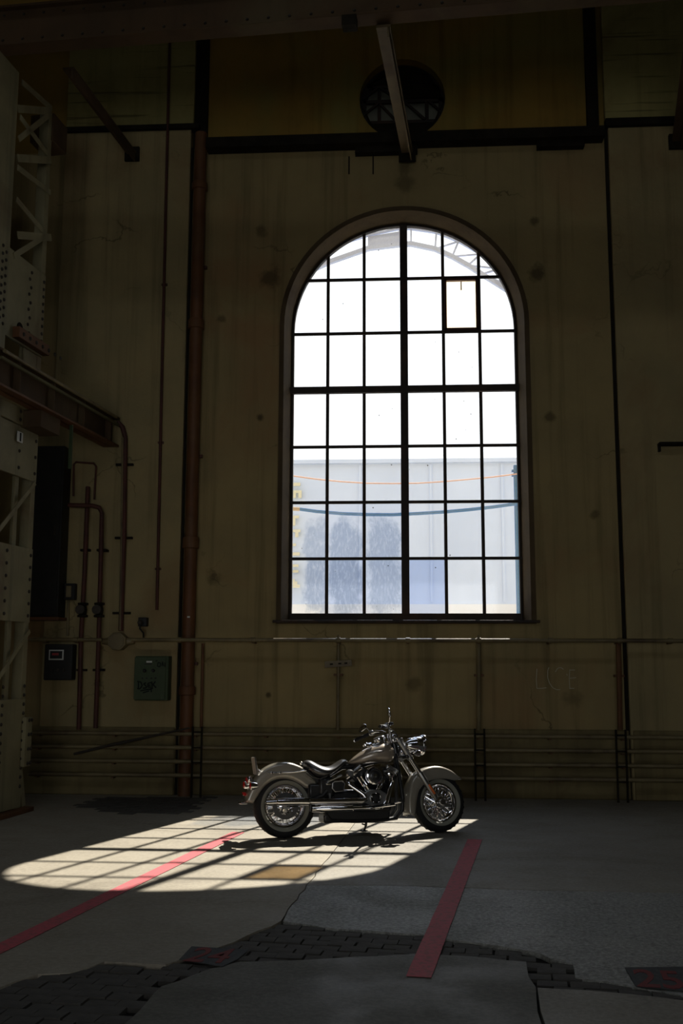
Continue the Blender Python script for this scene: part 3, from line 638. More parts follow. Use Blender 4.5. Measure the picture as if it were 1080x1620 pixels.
cplate('inner_angle', cs(30, 820)[0] - .04, cs(30, 820)[0] + .05, .05, CH - 3, .05, .09)
cplate('web_plate', SL, 0, .06, zA)
cplate('web_plate', SL, 0.01, zB, zC)
cplate('web_plate', SL, 0.01, zD, zE + .02)
cplate('gusset_plate', SL, 0.015, zE + .03, zF, -.02, .03)
cplate('web_plate', cs(36, 620)[0], 0, zF, zG, .01, .03)
cplate('gusset_plate', SN - .2, -.01, zG, zH_, -.01, .03)
cplate('rear_flange', -.12, .0, .05, CH, .75, .85); cplate('rear_flange', SL, SL + .9, .05, CH, .75, .85)
cplate('dark_void_sheet', SL + .9, -.12, .06, CH, .84, .86, SOOT_SHADE)  # added black sheet standing in for the dark void inside the column
def lace(a, b, wd=.055, y=-.015, mat=STEEL_OL):
    (s0, z0), (s1, z1) = cs(*a), cs(*b)
    MB().bar((s0, y, z0), (s1, y, z1), .012, wd, V((0, 1, 0)).cross(V((s1 - s0, 0, z1 - z0)).normalized())).build('lacing_bar', mat, col)
lace((-20, 860), (54, 764)); lace((-25, 1105), (45, 998))
for a, b in (((30, 185), (78, 250)), ((28, 220), (78, 180)), ((24, 315), (74, 375)), ((20, 405), (72, 372)), ((33, 130), (80, 172)), ((26, 265), (78, 305))): lace(a, b, .07)
for y_ in (172, 250, 372): lace((26, y_), (79, y_ + 4), .09)
# flat bar with bolts, angle brackets, number plate
def cbox(name, a, b, y0, y1, mat):
    (s0, z0), (s1, z1) = cs(*a), cs(*b); return cplate(name, min(s0, s1), max(s0, s1), min(z0, z1), max(z0, z1), y0, y1, mat)
s_r = cs(66, 655)[0]
cplate('rivet_strip', SL, s_r + .03, zF - .17, zF - .03, -.075, -.02, STEEL_OL)
cplate('angle_bracket', cs(17, 550)[0], cs(66, 570)[0], zG + .02, zG + .15, -.10, -.01, RUST)
cplate('splice_plate', cs(33, 1180)[0], .10, zc_(34, 1213), zc_(34, 1135), -.05, 0)
MB().bar((-.01, .03, zc_(34, 1213)), (.12, .03, .05), .02, .09).build('foot_stay', STEEL_OL, col)
cplate('column_head', -.02, cs(103, 240)[0], zc_(98, 240), CH, -.02, .30, STEEL_DK)
nb = cplate('number_plate', cs(24, 690)[0], cs(33, 690)[0], zc_(28, 700), zc_(28, 683), -.03, -.02, WHITE)
MB().box(((cs(24, 690)[0] + cs(33, 690)[0]) / 2, -.033, zc_(28, 691.5)), (.03, .004, .10)).build('numeral_mark', INK, nb)
hole = MB(); hs, hz_ = cs(30, 520); hole.lathe([(.075, -.014), (.075, -.008)], (hs, 0, hz_), (0, 1, 0), 20); hole.build('hand_hole', SOOT_SHADE, col)
rv_ = MB()
def rivet(s_, z_, y=-.002, r=.022): rv_.lathe([(r, 0), (r * .9, -.01), (r * .5, -.017), (.001, -.019)], (s_, y, z_), (0, 1, 0), 8)
for k in range(14): rivet(s_r - k * .12, zF - .1, -.075)
for k in range(12):
    rivet(-.05, .3 + k * .16 * zA / 2, 0); rivet(-.55, .3 + k * .16 * zA / 2, 0)
for k in range(6):
    rivet(-.05, zB + .08 + k * (zC - zB - .16) / 5); rivet(-.62, zB + .08 + k * (zC - zB - .16) / 5)
for k in range(4):
    rivet(-.05, zD + .1 + k * .2, -.0); rivet(-.45, zD + .1 + k * .2, 0); rivet(-.06, zE + .08 + k * .1, -.02); rivet(-.5, zE + .08 + k * .1, -.02)
for k in range(10):
    zz = zG + .1 + k * (zH_ - zG - .2) / 9
    rivet(-.06, zz, -.01)
    rivet(-.42 + .04 * (k % 2), zz, -.01); rivet(SN - .08, zz, -.02); rivet(SN - .16, zz + .05, -.02)
for k in range(4):
    rivet(.015, zc_(34, 1208) + k * .165, -.05); rivet(.075, zc_(34, 1208) + k * .165, -.05)
for k in range(7): rivet(cs(17, 550)[0] + .1 + k * .16, zG + .08, -.10, .026)
rv_.build('rivets', RIVET, col, stuff=True)

beam_end = wl(193, 664, 0.0)
bh_ = beam_end.z - wl(172, 710, 0).z
BBM = M(((AX.x, -AN.x, 0, beam_end.x), (AX.y, -AN.y, 0, beam_end.y), (0, 0, 1, beam_end.z), (0, 0, 0, 1)))
bm_ = thing('runway_beam', 'brown steel beam running from the riveted column to the end wall', 'beam', basis=BBM)
LB = 3.4
MB().box((-LB / 2, 0.10, -bh_ / 2), (LB, .02, bh_)).build('web', STEEL_DK, bm_)
MB().box((-LB / 2, 0.10, -.015), (LB, .22, .03)).build('top_flange', STEEL_DK, bm_, bevel=.004)
MB().box((-LB / 2, 0.10, -bh_ + .015), (LB, .22, .03)).build('bottom_flange', RUST, bm_, bevel=.004)
MB().box((-LB / 2, -.025, -.12), (LB, .03, .03)).build('side_rail', STEEL_GN, bm_)
for k in range(4): MB().box((-.35 - k * .85, .05, -bh_ / 2), (.02, .09, bh_ - .06)).build('stiffener', STEEL_DK, bm_)
MB().box((-.05, .08, -bh_ / 2), (.05, .30, bh_ + .06)).build('end_plate', SOOT_SHADE, bm_)
MB().box((-2.0, .32, -bh_ - .10), (.5, .50, .20)).build('seat_bracket', STEEL_DK, bm_)
MB().tube([(-LB, -.06, -.05), (-.35, -.06, -.05)], .022, 8).build('cable_pipe', PIPE_OL, bm_)
hang = MB().box((-1.45, .06, -bh_ - .28), (.035, .035, .56)); hang.build('hanger', GREENBOX, bm_)

# overhead crane girder, the beam above it and the sloping struts down to the wall
def level(pa, ya, pb):
    a = on_plane(pa[0], pa[1], (0, ya, 0), V((0, 1, 0))); b = on_plane(pb[0], pb[1], (0, 0, a.z), V((0, 0, 1))); return a, b
ga, gb = level((0, 74), D - 3.2, (1080, -18))
gt = (gb - ga).normalized(); gn = V((gt.y, -gt.x, 0)).normalized()
GB_ = M(((gt.x, -gn.x, 0, ga.x), (gt.y, -gn.y, 0, ga.y), (0, 0, 1, ga.z), (0, 0, 0, 1)))
gir = thing('overhead_girder', 'dark brown riveted girder crossing overhead at the top left', 'girder', basis=GB_)
L0, L1 = -3.3, 11.5
MB().box(((L0 + L1) / 2, .03, .24), (L1 - L0, .02, .46)).build('web', STEEL_DK, gir)
MB().box(((L0 + L1) / 2, .08, .012), (L1 - L0, .22, .024)).build('bottom_flange', STEEL_DK, gir, bevel=.003)
MB().box(((L0 + L1) / 2, .08, .47), (L1 - L0, .26, .03)).build('top_flange', STEEL_DK, gir, bevel=.003)
rv_ = MB()
for k in range(60): rv_.lathe([(.02, 0), (.012, -.014), (.001, -.016)], (L0 + .2 + k * .24, .018, .09), (0, 1, 0), 7); rv_.lathe([(.02, 0), (.012, -.014), (.001, -.016)], (L0 + .2 + k * .24, .018, .40), (0, 1, 0), 7)
rv_.build('rivets', RIVET, gir, stuff=True)
MB().box((4.05, .02, -.06), (.16, .14, .12)).build('clip', SOOT_SHADE, gir)
up_ = thing('upper_beam', 'olive steel beam above the dark brown overhead girder', 'beam', basis=GB_ @ M.Translation((0, -.25, .5)))
for (z0, z1, y0) in ((.02, .22, 0), (.26, .60, -.12)): MB().box(((L0 + L1) / 2, y0, (z0 + z1) / 2), (L1 - L0, .12, z1 - z0)).build('beam_plate', STEEL_GN, up_, bevel=.004)
for k in range(8): MB().box((L0 + .6 + k * 1.9, -.06, .3), (.06, .2, .6)).build('stiffener', STEEL_GN, up_)
def strut(label, a, ya, b, off, wd, mat):
    pb = wl(b[0], b[1], off); pa = on_plane(a[0], a[1], (0, ya, 0), V((0, 1, 0)))
    r_ = thing('wall_strut', label, 'strut', pb); X_ = at_root(r_)
    MB().bar(pa, pb, wd, .03).build('strut_flange', mat, r_, X_)
    MB().bar(pa - V((0, 0, .06)) + V((wd * .35, 0, 0)), pb - V((0, 0, .06)) + V((wd * .35, 0, 0)), .02, .14).build('strut_web', mat, r_, X_)
    MB().box(pb + V((0, .04, 0)), (wd * 1.5, .06, wd * 1.5)).build('foot_plate', SOOT_SHADE, r_, X_)
    return r_
gy = (ga + (gb - ga) * .555)
strut('pale steel strut sloping from the overhead girder across the round window', (606, 41), gy.y + .12, (644, 240), .16, .16, STEEL_MD)
strut('dark strut sloping from the column head to the wall, upper left', (108, 108), D - 2.4, (208, 242), .16, .14, STEEL_DK)
strut('dark strut at the upper right edge of the picture', (1092, 60), D - 2.2, (1071, 222), .16, .14, STEEL_DK)

# ------------------------------------------------------------------ pipes and fittings on the end wall
def vpipe(name, label, pts, r, off, mat, cat='pipe', group=None, n=12):
    P = [wl(x, y, off) for x, y in pts]; o0 = P[-1]
    root = thing(name, label, cat, (o0.x, D - off, min(p.z for p in P)), group); X_ = at_root(root)
    MB().tube(P, r, n).build('pipe', mat, root, X_)
    return root, X_
def at_z(x, y, off, z):
    p = wl(x, y, off); return V((p.x, D - off, z))
# fat rainwater pipe
dx = wl(302, 850, .12).x
dp = thing('drain_pipe', 'fat rust-brown drain pipe rising the whole wall left of the window', 'pipe', (dx, D - .12, 0)); DM = at_root(dp)
MB().lathe([(.088, 0), (.088, wl(310, 212, .12).z)], (dx, D - .12, 0), (0, 0, 1), 20).build('pipe', RUST, dp, DM)
for y_, hh in ((868, .16), (1100, .12), (520, .14), (300, .12)):
    z_ = wl(302, y_, .15).z
    MB().lathe([(.09, 0), (.112, .01), (.112, hh - .02), (.102, hh)], (dx, D - .12, z_), (0, 0, 1), 20).build('collar', RUST, dp, DM)
for y_ in (1050, 720, 420):
    z_ = wl(302, y_, .15).z; MB().box((dx + .02, D - .06, z_), (.20, .05, .04)).build('wall_clamp', RUSTD, dp, DM)
MB().box((wl(298, 976, .25).x, D - .245, wl(298, 976, .25).z), (.035, .006, .02)).build('label_tag', WHITE, dp, DM)
r_, X_ = vpipe('riser_pipe', 'thin pipe beside the foot of the fat rust-brown drain pipe', [(321, 1018), (318, 1152)], .02, .10, RUST)
r_, X_ = vpipe('riser_pipe', 'long thin dark red pipe from the girder down the pale left pier', [(268.5, 62), (262, 330), (255, 640), (248, 965)], .02, .145, RUSTD)
for y_ in (200, 450, 700, 900):
    p = wl(268.5 - (y_ - 62) * .0228, y_, .13); MB().box((p.x, D - .118, p.z), (.08, .03, .03)).build('clip', RUSTD, r_, X_)
# conduit dropping from the runway beam to the eight-sided box
r_, X_ = vpipe('riser_pipe', 'red-brown conduit dropping from the beam end into the eight-sided junction box', [(186, 668), (194, 676), (198, 692), (196, 850), (192, 968), (191, 998)], .034, .16, RUSTD)
r2_ = MB().tube([wl(194, 692, .19), wl(192, 850, .19), wl(189.5, 997, .19)], .014, 8).build('earth_wire', PIPE_OL, r_, X_)
for y_, x_ in ((735, 197), (851, 195.5), (970, 192)):
    p = wl(x_, y_, .14); MB().box((p.x, D - .13, p.z), (.24, .05, .03)).build('pipe_clamp', SOOT_SHADE, r_, X_)
jb = thing('junction_box', 'eight-sided olive junction box on the horizontal wall pipe', 'box', wl(190, 1015, .10)); JM = at_root(jb)
c = wl(190, 1015, .10); rr = .125
MB().prism([V((c.x + rr * math.cos(R(22.5 + 45 * k)) * 1.05, D - .10, c.z + rr * math.sin(R(22.5 + 45 * k)))) for k in range(8)], (0, -.17, 0)).build('housing', PIPE_OL, jb, JM, bevel=.008)
MB().prism([V((c.x + rr * .84 * math.cos(R(22.5 + 45 * k)), D - .268, c.z + rr * .84 * math.sin(R(22.5 + 45 * k)))) for k in range(8)], (0, -.012, 0)).build('cover', PIPE_OL, jb, JM, bevel=.003)
for sg in (-1, 1): MB().lathe([(.055, 0), (.036, .10)], (c.x + sg * .118, D - .19, c.z), (sg, 0, 0), 12).build('hub', PIPE_OL, jb, JM)
# two risers with stop valves
for lab, pts, vy in (('dark riser pipe with stop valve, left of the pair beside the tall black box', [(139, 770), (134, 900), (128, 1010), (124.5, 1154)], 965), ('dark riser pipe with stop valve, right of the pair, bent over at the top', [(108, 799), (125, 799.5), (146, 800), (157, 803), (161, 812), (159, 900), (156, 1010), (151, 1152)], 965)):
    r_, X_ = vpipe('riser_pipe', lab, pts, .030, .18 if '139' in str(pts[0]) else .25, RUSTD)
    x_ = 131 if '139' in str(pts[0]) else 157
    vo_ = .18 if '139' in str(pts[0]) else .25; p = wl(x_, vy, vo_)
    MB().lathe([(.032, -.10), (.07, -.095), (.07, -.07), (.045, -.06), (.055, 0), (.045, .06), (.07, .07), (.07, .095), (.032, .10)], p, (0, 0, 1), 14).build('stop_valve', SOOT_SHADE, r_, X_)
    MB().tube([p, p + V((0, -.12, 0))], .014, 8).build('valve_stem', SOOT_SHADE, r_, X_)
    MB().lathe([(.012, -.01), (.06, -.008), (.065, 0), (.06, .008), (.012, .01)], p + V((0, -.125, 0)), (0, 1, 0), 14).build('handwheel', RIVET, r_, X_)
    for y_ in (870, 1060):
        q_ = wl(x_ + (3 if y_ < 900 else -3), y_, vo_); MB().box((q_.x, D - (vo_ + .105) / 2, q_.z), (.13, vo_ - .105, .03)).build('pipe_clamp', SOOT_SHADE, r_, X_)
r_, X_ = vpipe('riser_pipe', 'hairpin of thin conduit above the two stop-valve risers', [(116, 785), (116.5, 735), (120, 731), (148, 733), (152, 738), (149, 790)], .014, .14, RUSTD)
r_, X_ = vpipe('riser_pipe', 'thin conduit from the small switch box down to the wall pipe', [(108, 950), (107, 1006)], .016, .13, PIPE_OL)
# the long horizontal wall pipe, standing off on brackets so that it catches the sun under the sill
PO = .262
zp = wl(640, 1013, PO).z
for lab, xa, xb in (('olive wall pipe left of the eight-sided junction box', wl(46, 1013, PO).x, c.x - .20), ('long olive wall pipe under the arched window, right of the junction box', c.x + .20, HALL_R - .02)):
    root = thing('wall_pipe', lab, 'pipe', ((xa + xb) / 2, D - PO, zp)); X_ = at_root(root)
    MB().tube([(xa, D - PO, zp), (xb, D - PO, zp)], .026, 12).build('pipe', PIPE_OL, root, X_)
    for px in ((70, 120) if xb < -3.9 else (283, 400, 535, 645, 757, 870, 980, 1060)):
        x_ = wl(px, 1013, PO).x
        b0 = .105 if px < 290 or px > 980 else .005
        MB().box((x_, D - (PO + b0) / 2, zp - .03), (.03, PO - b0, .025)).build('wall_bracket', RUST, root, X_)
        MB().lathe([(.027, -.03), (.036, -.028), (.036, .028), (.027, .03)], (x_, D - PO, zp), (1, 0, 0), 12).build('coupling', PIPE_OL, root, X_)
    if xb > 0:
        for px in (535, 757):
            x_ = wl(px, 1013, PO).x; MB().lathe([(.016, 0), (.02, .02), (.012, .05)], (x_, D - PO, zp + .022), (0, 0, 1), 10).build('vent_nipple', PIPE_OL, root, X_)
for px, px2, r0, lab in ((535, 534, .022, 'slim drop pipe below the wall pipe, behind the motorcycle'), (757, 757, .030, 'drop pipe below the wall pipe, right of the motorcycle'), (978, 981, .034, 'dark drop pipe below the wall pipe at the right-hand bay')):
    a, b = wl(px, 1020, .17), wl(px2, 1155, .17)
    root = thing('drop_pipe', lab, 'pipe', (b.x, D - .17, b.z)); X_ = at_root(root)
    MB().tube([(a.x, D - .165, zp - .028), (b.x, D - .165, b.z)], r0, 10).build('pipe', PIPE_OL if px < 900 else RUST, root, X_)
    MB().box((a.x, D - .12, zp - .45), (.12, .12, .03)).build('pipe_clamp', RUST, root, X_)
bp = thing('bracket_plate', 'small tilted steel plate with dark slots under the window', 'plate', wl(535, 1050, .20)); X_ = at_root(bp)
c2 = wl(535, 1050, .20); rt = M.Rotation(R(-4), 3, 'Y')
MB().box(c2, (.36, .03, .085), rt).build('plate', PIPE_OL, bp, X_, bevel=.004)
for dx_ in (-.09, .02, .10): MB().box(c2 + rt @ V((dx_, -.017, 0)), (.04, .006, .02), rt).build('slot', SOOT_SHADE, bp, X_)
# four heating pipes along the dado
for k, (y_, lab) in enumerate(((1163, 'topmost of the four dado pipes along the wall foot'), (1185, 'second dado pipe from the top along the wall foot'), (1207.5, 'third dado pipe from the top along the wall foot'), (1229.5, 'lowest of the four dado pipes along the wall foot'))):
    po = .245; z_ = wl(560, y_, po).z; xa = wl(46, y_, po).x
    root = thing('dado_pipe', lab, 'pipe', (0, D - po, z_)); X_ = at_root(root)
    MB().tube([(xa, D - po, z_), (HALL_R - .02, D - po, z_)], .027, 12).build('pipe', PIPE_OL, root, X_)
    for px in (60, 180, 308, 420, 535, 645, 757, 870, 985):
        x_ = wl(px, 1160, po).x; b0 = .13 if px < 290 or px > 980 else .035
        MB().box((x_, D - (po + b0) / 2, z_ - .035), (.035, po - b0, .02)).build('wall_bracket', RUST, root, X_)
for px, lab in ((311, 'narrow black pipe rack at the foot of the drain pipe'), (759, 'narrow black pipe rack on the wall foot right of the front wheel'), (983, 'narrow black pipe rack at the foot of the right-hand bay')):
    x_ = wl(px, 1200, .29).x; root = thing('pipe_rack', lab, 'rack', (x_, D - .29, 0)); X_ = at_root(root)
    for sg in (-1, 1): MB().box((x_ + sg * .06, D - .29, .45), (.025, .02, .90)).build('upright', SOOT_SHADE, root, X_)
    for zz in (.20, .39, .58, .78): MB().box((x_, D - .29, zz + .05), (.12, .02, .02)).build('rung', SOOT_SHADE, root, X_)
rod = MB().tube([wl(117, 1193, .295), wl(178, 1178, .30), wl(244, 1164, .30), wl(300, 1151.5, .295)], [.016, .02, .016, .01], 8)
tag(rod.build('iron_bar', RIVET), 'dark iron bar lying slantwise across the upper dado pipes', 'bar')

# ------------------------------------------------------------------ boxes on the left pier
gx0, gx1 = wl(211, 1075, .30).x, wl(264, 1075, .30).x; gz0, gz1 = wl(240, 1108.5, .30).z, wl(240, 1038, .30).z
gbx = thing('electrical_box', 'green metal electrical box with black scribbles on its door', 'box', ((gx0 + gx1) / 2, D - .20, gz0)); GM = at_root(gbx)
MB().box(((gx0 + gx1) / 2 + .015, D - .195, (gz0 + gz1) / 2), (gx1 - gx0, .19, gz1 - gz0)).build('housing', GREENBOX, gbx, GM, bevel=.01)
door = MB().box(((gx0 + gx1) / 2 - .005, D - .298, (gz0 + gz1) / 2), (gx1 - gx0 - .03, .02, gz1 - gz0 - .03)).build('door', GREENBOX, gbx, GM, bevel=.004)
yf = D - .309
def gp(x, y): p = wl(x, y, D - yf); return V((p.x, yf, p.z))
for x_ in (229, 242.5): MB().lathe([(.022, 0), (.022, -.02), (.016, -.03)], gp(x_, 1061) + V((0, 0, 0)), (0, 1, 0), 12).build('button', BLACKBOX, door)
for x_ in (225.5, 232, 239.5, 246): MB().lathe([(.011, 0), (.011, -.012)], gp(x_, 1073), (0, 1, 0), 8).build('lamp', BLACKBOX, door)
MB().box(gp(236, 1047), (.075, .006, .022)).build('name_strip', WHITE, door); MB().box(gp(234, 1050.5), (.10, .008, .014)).build('handle', BLACKBOX, door)
def ribbon(lines, wd, y, f):
    mb = MB()
    for L_ in lines:
        P = [f(*p) for p in L_]
        for a, b in zip(P, P[1:]):
            t = (b - a); t.y = 0; q_ = V((-t.z, 0, t.x)).normalized() * wd / 2
            mb.add([a + q_, b + q_, b - q_, a - q_], [(0, 1, 2, 3)])
    return mb
sc_ = [[(217, 1078), (223, 1079), (225, 1085), (221, 1090), (217, 1089)], [(219, 1079), (219, 1090)], [(231, 1080), (227, 1082), (231, 1085), (232, 1088), (226, 1089)], [(239, 1080), (234, 1081), (234, 1087), (239, 1087)], [(234, 1084), (238, 1084)], [(240, 1078), (241, 1090)], [(241, 1084), (246, 1078)], [(242, 1083), (247, 1088)], [(222, 1093), (232, 1091), (240, 1090)], [(226, 1096), (236, 1093)], [(239, 1088), (239.5, 1095)]]
ribbon(sc_, .018, yf, lambda x, y: gp(x, y) + V((0, -.0035, 0))).build('scribble', INK, door, stuff=True, ang=0)
sc_ = [[(246, 1046), (249, 1045)], [(250, 1048), (249, 1054), (253, 1055), (254, 1049), (250, 1048)], [(257, 1047), (256, 1054)], [(257, 1047), (259, 1054)], [(261, 1048), (261, 1055)]]
ribbon(sc_, .014, yf, lambda x, y: gp(x, y) + V((0, -.0035, 0))).build('scribble', INK, door, stuff=True, ang=0)
mx0, mx1 = wl(69, 1050, .28).x, wl(114, 1050, .28).x; mz0, mz1 = wl(90, 1076, .28).z, wl(90, 1019, .28).z
mt = thing('meter_box', 'black meter box with a small white-framed red window', 'box', ((mx0 + mx1) / 2, D - .20, mz0)); X_ = at_root(mt)
MB().box(((mx0 + mx1) / 2, D - .185, (mz0 + mz1) / 2), (mx1 - mx0, .17, mz1 - mz0)).build('housing', BLACKBOX, mt, X_, bevel=.015)
ym = D - .276
def mp_(x, y): p = wl(x, y, D - ym); return V((p.x, ym, p.z))
MB().box(((mp_(77, 1036).x + mp_(101, 1036).x) / 2, ym, mp_(90, 1036).z), (.20, .012, .135)).build('window_rim', WHITE, mt, X_, bevel=.003)
MB().box(((mp_(77, 1036).x + mp_(101, 1036).x) / 2, ym - .006, mp_(90, 1036).z), (.165, .008, .10)).build('meter_glass', BLACKBOX, mt, X_)
MB().box(((mp_(77, 1036).x + mp_(101, 1036).x) / 2 - .01, ym - .011, mp_(90, 1035).z), (.09, .006, .03)).build('meter_display', REDLAB, mt, X_)
for x_ in (83, 92, 101): MB().lathe([(.02, 0), (.015, -.02)], mp_(x_, 1060), (0, 1, 0), 10).build('knob', RIVET, mt, X_)
# tall black box put in for a dark void on the wall
kx0, kx1 = wl(38, 840, .42).x, wl(102, 840, .42).x - .05; kz0, kz1 = wl(80, 976, .42).z, wl(80, 705, .42).z
kb = thing('black_void_box', 'tall black box standing in for a dark void between the column and the risers', 'cabinet', ((kx0 + kx1) / 2, D - .2, kz0)); X_ = at_root(kb)
MB().box(((kx0 + kx1) / 2, D - .25, (kz0 + kz1) / 2), (kx1 - kx0, .30, kz1 - kz0)).build('housing', BLACKBOX, kb, X_, bevel=.01)
MB().box(((kx0 + kx1) / 2, D - .41, (kz0 + kz1) / 2), (kx1 - kx0 - .05, .02, kz1 - kz0 - .05)).build('door', BLACKBOX, kb, X_, bevel=.006)
MB().box(((kx0 + kx1) / 2, D - .26, kz0 - .02), (kx1 - kx0 + .05, .34, .04)).build('shelf_angle', RUST, kb, X_)
MB().box((kx1 - .08, D - .43, (kz0 + kz1) / 2), (.02, .03, .12)).build('handle', RIVET, kb, X_)
sb = thing('switch_box', 'small dark switch box with pale cover right of the tall black box', 'box', wl(111, 936, .2)); X_ = at_root(sb); c3 = wl(111, 936, .17)
MB().box(c3 + V((0, .02, 0)), (.15, .10, .22)).build('housing', BLACKBOX, sb, X_, bevel=.008); MB().box(c3 + V((-.01, -.034, 0)), (.07, .012, .15)).build('cover', PIPE_OL, sb, X_, bevel=.004)
sb = thing('socket', 'small dark socket with dangling plug above the green box', 'socket', wl(225, 985, .2)); X_ = at_root(sb); c3 = wl(226, 984, .17)
MB().box(c3 + V((0, .02, 0)), (.12, .10, .12)).build('housing', BLACKBOX, sb, X_, bevel=.008); MB().lathe([(.035, 0), (.035, -.05), (.02, -.07)], c3 + V((-.02, -.03, -.01)), (0, 1, 0), 12).build('outlet', RIVET, sb, X_)
MB().tube([c3 + V((-.02, -.08, -.02)), c3 + V((-.01, -.11, -.09)), c3 + V((.03, -.07, -.15)), c3 + V((.02, -.02, -.2))], .012, 8).build('plug_cord', BLACKBOX, sb, X_)
# bracket at the right edge, chalk letters
bk = thing('wall_bracket_arm', 'thin black bracket arm sticking out at the right edge', 'bracket', wl(1060, 703, .15)); X_ = at_root(bk)
a, b = wl(1041, 703, .15), wl(1100, 702, .15)
MB().box(((a.x + b.x) / 2, D - .16, a.z), (b.x - a.x, .14, .035)).build('arm', SOOT_SHADE, bk, X_); MB().box((a.x + .02, D - .11, a.z - .04), (.03, .06, .1)).build('wall_lug', SOOT_SHADE, bk, X_)
ch = [[(849, 1058), (848, 1075), (849, 1089), (856, 1089), (864, 1088)], [(868, 1056), (866, 1061), (866, 1072), (869, 1081), (874, 1088), (880, 1091), (886, 1091)], [(878, 1063), (882, 1057), (887, 1056), (891, 1059)], [(901, 1059), (900, 1074), (901, 1090)], [(896, 1066), (897, 1069)], [(901, 1060), (909, 1060)], [(901, 1073), (911, 1072)], [(901, 1089), (908, 1089)]]
o = ribbon(ch, .010, D - .002, lambda x, y: wl(x, y, .0025)).build('chalk_letters', CHALK, ang=0, solid=.001)
tag(o, 'faint chalked letters L C E on the wall right of the window', 'writing'); o['kind'] = 'stuff'
# ------------------------------------------------------------------ the motorcycle
CHROME = mat_plain('polished chrome', (.78, .78, .80), .10, 1.0, .5, 0, .02)
CHROMED = mat_plain('dull cast alloy', (.36, .36, .36), .32, 1.0, .5, 0, .08)
PAINT = mat_plain('warm silver-taupe lacquer', (.32, .295, .245), .30, .30, .5, 1.0, .03)
TWOTONE = mat_plain('dark taupe tank lacquer', (.35, .295, .235), .30, .35, .5, 1.0, .03)
DISC = mat_plain('dark brake disc steel', (.10, .10, .10), .4, 1.0)
BLACKP = mat_plain('black engine enamel', (.012, .012, .013), .38, 0, .5, .3)
RUBBER = mat_plain('black tyre rubber', (.012, .012, .012), .75, 0, .3)
WSW = mat_plain('cream whitewall rubber', (.235, .235, .195), .7, 0, .3, 0, .04)
LEATHER = mat_plain('black leather', (.018, .017, .017), .36, 0, .9, .5, .1, 60)
REDLENS = mat_plain('red lens', (.40, .012, .010), .15, 0, .5, .6)
AMBER = mat_plain('amber lens and glint', (.70, .16, .04), .3, 0, .5, .5)  # indicator lenses, and the reflection painted on the fork legs
LENS = mat_plain('lamp glass', (.62, .66, .70), .08, .6, .5, 1.0, .05)
PLATEM = mat_plain('pale registration plate', (.42, .38, .33), .5)
HD, LEAN = R(18), R(5)
RC_ = fl(447, 1326.0)
BK = M.Translation(RC_) @ M.Rotation(HD, 4, 'Z') @ M.Rotation(-LEAN, 4, 'X')
BKI = BK.inverted()
bike = thing('motorcycle', 'taupe and chrome cruiser motorcycle with whitewall tyres parked in the sunlit patch', 'motorcycle', basis=BK)
def B(x, y, v=0.0, mt=None):
    """photo pixel -> bike coordinates (forward, left, up) on the lengthwise plane v metres left of the bike's middle"""
    m_ = BK if mt is None else BK @ mt
    return m_.inverted() @ on_plane(x, y, m_ @ V((0, v, 0)), m_.to_3x3() @ V((0, 1, 0)))
hd0 = B(622, 1172); RAKE = R(31)
STX = V((-math.sin(RAKE), 0, math.cos(RAKE)))
ST = M.Translation(hd0) @ M.Rotation(R(10), 4, STX) @ M.Translation(-hd0)
def F(x, y, v=0.0): return B(x, y, v, ST)
def resample(P, n):
    P = [V(p) for p in P]; d_ = [0]
    for a, b in zip(P, P[1:]): d_.append(d_[-1] + (b - a).length)
    out = []
    for i in range(n):
        t = d_[-1] * i / (n - 1); k = max(j for j in range(len(P) - 1) if d_[j] <= t + 1e-9); k = min(k, len(P) - 2)
        f = (t - d_[k]) / max(d_[k + 1] - d_[k], 1e-9)
        p0, p1, p2, p3 = P[max(k - 1, 0)], P[k], P[k + 1], P[min(k + 2, len(P) - 1)]
        out.append(.5 * ((2 * p1) + (p2 - p0) * f + (2 * p0 - 5 * p1 + 4 * p2 - p3) * f * f + (3 * p1 - p0 - 3 * p2 + p3) * f ** 3))
    return out
def part(mb, name, mat, parent=None, **k): return mb.build(name, mat, parent or bike, **k)
YV = V((0, 1, 0))
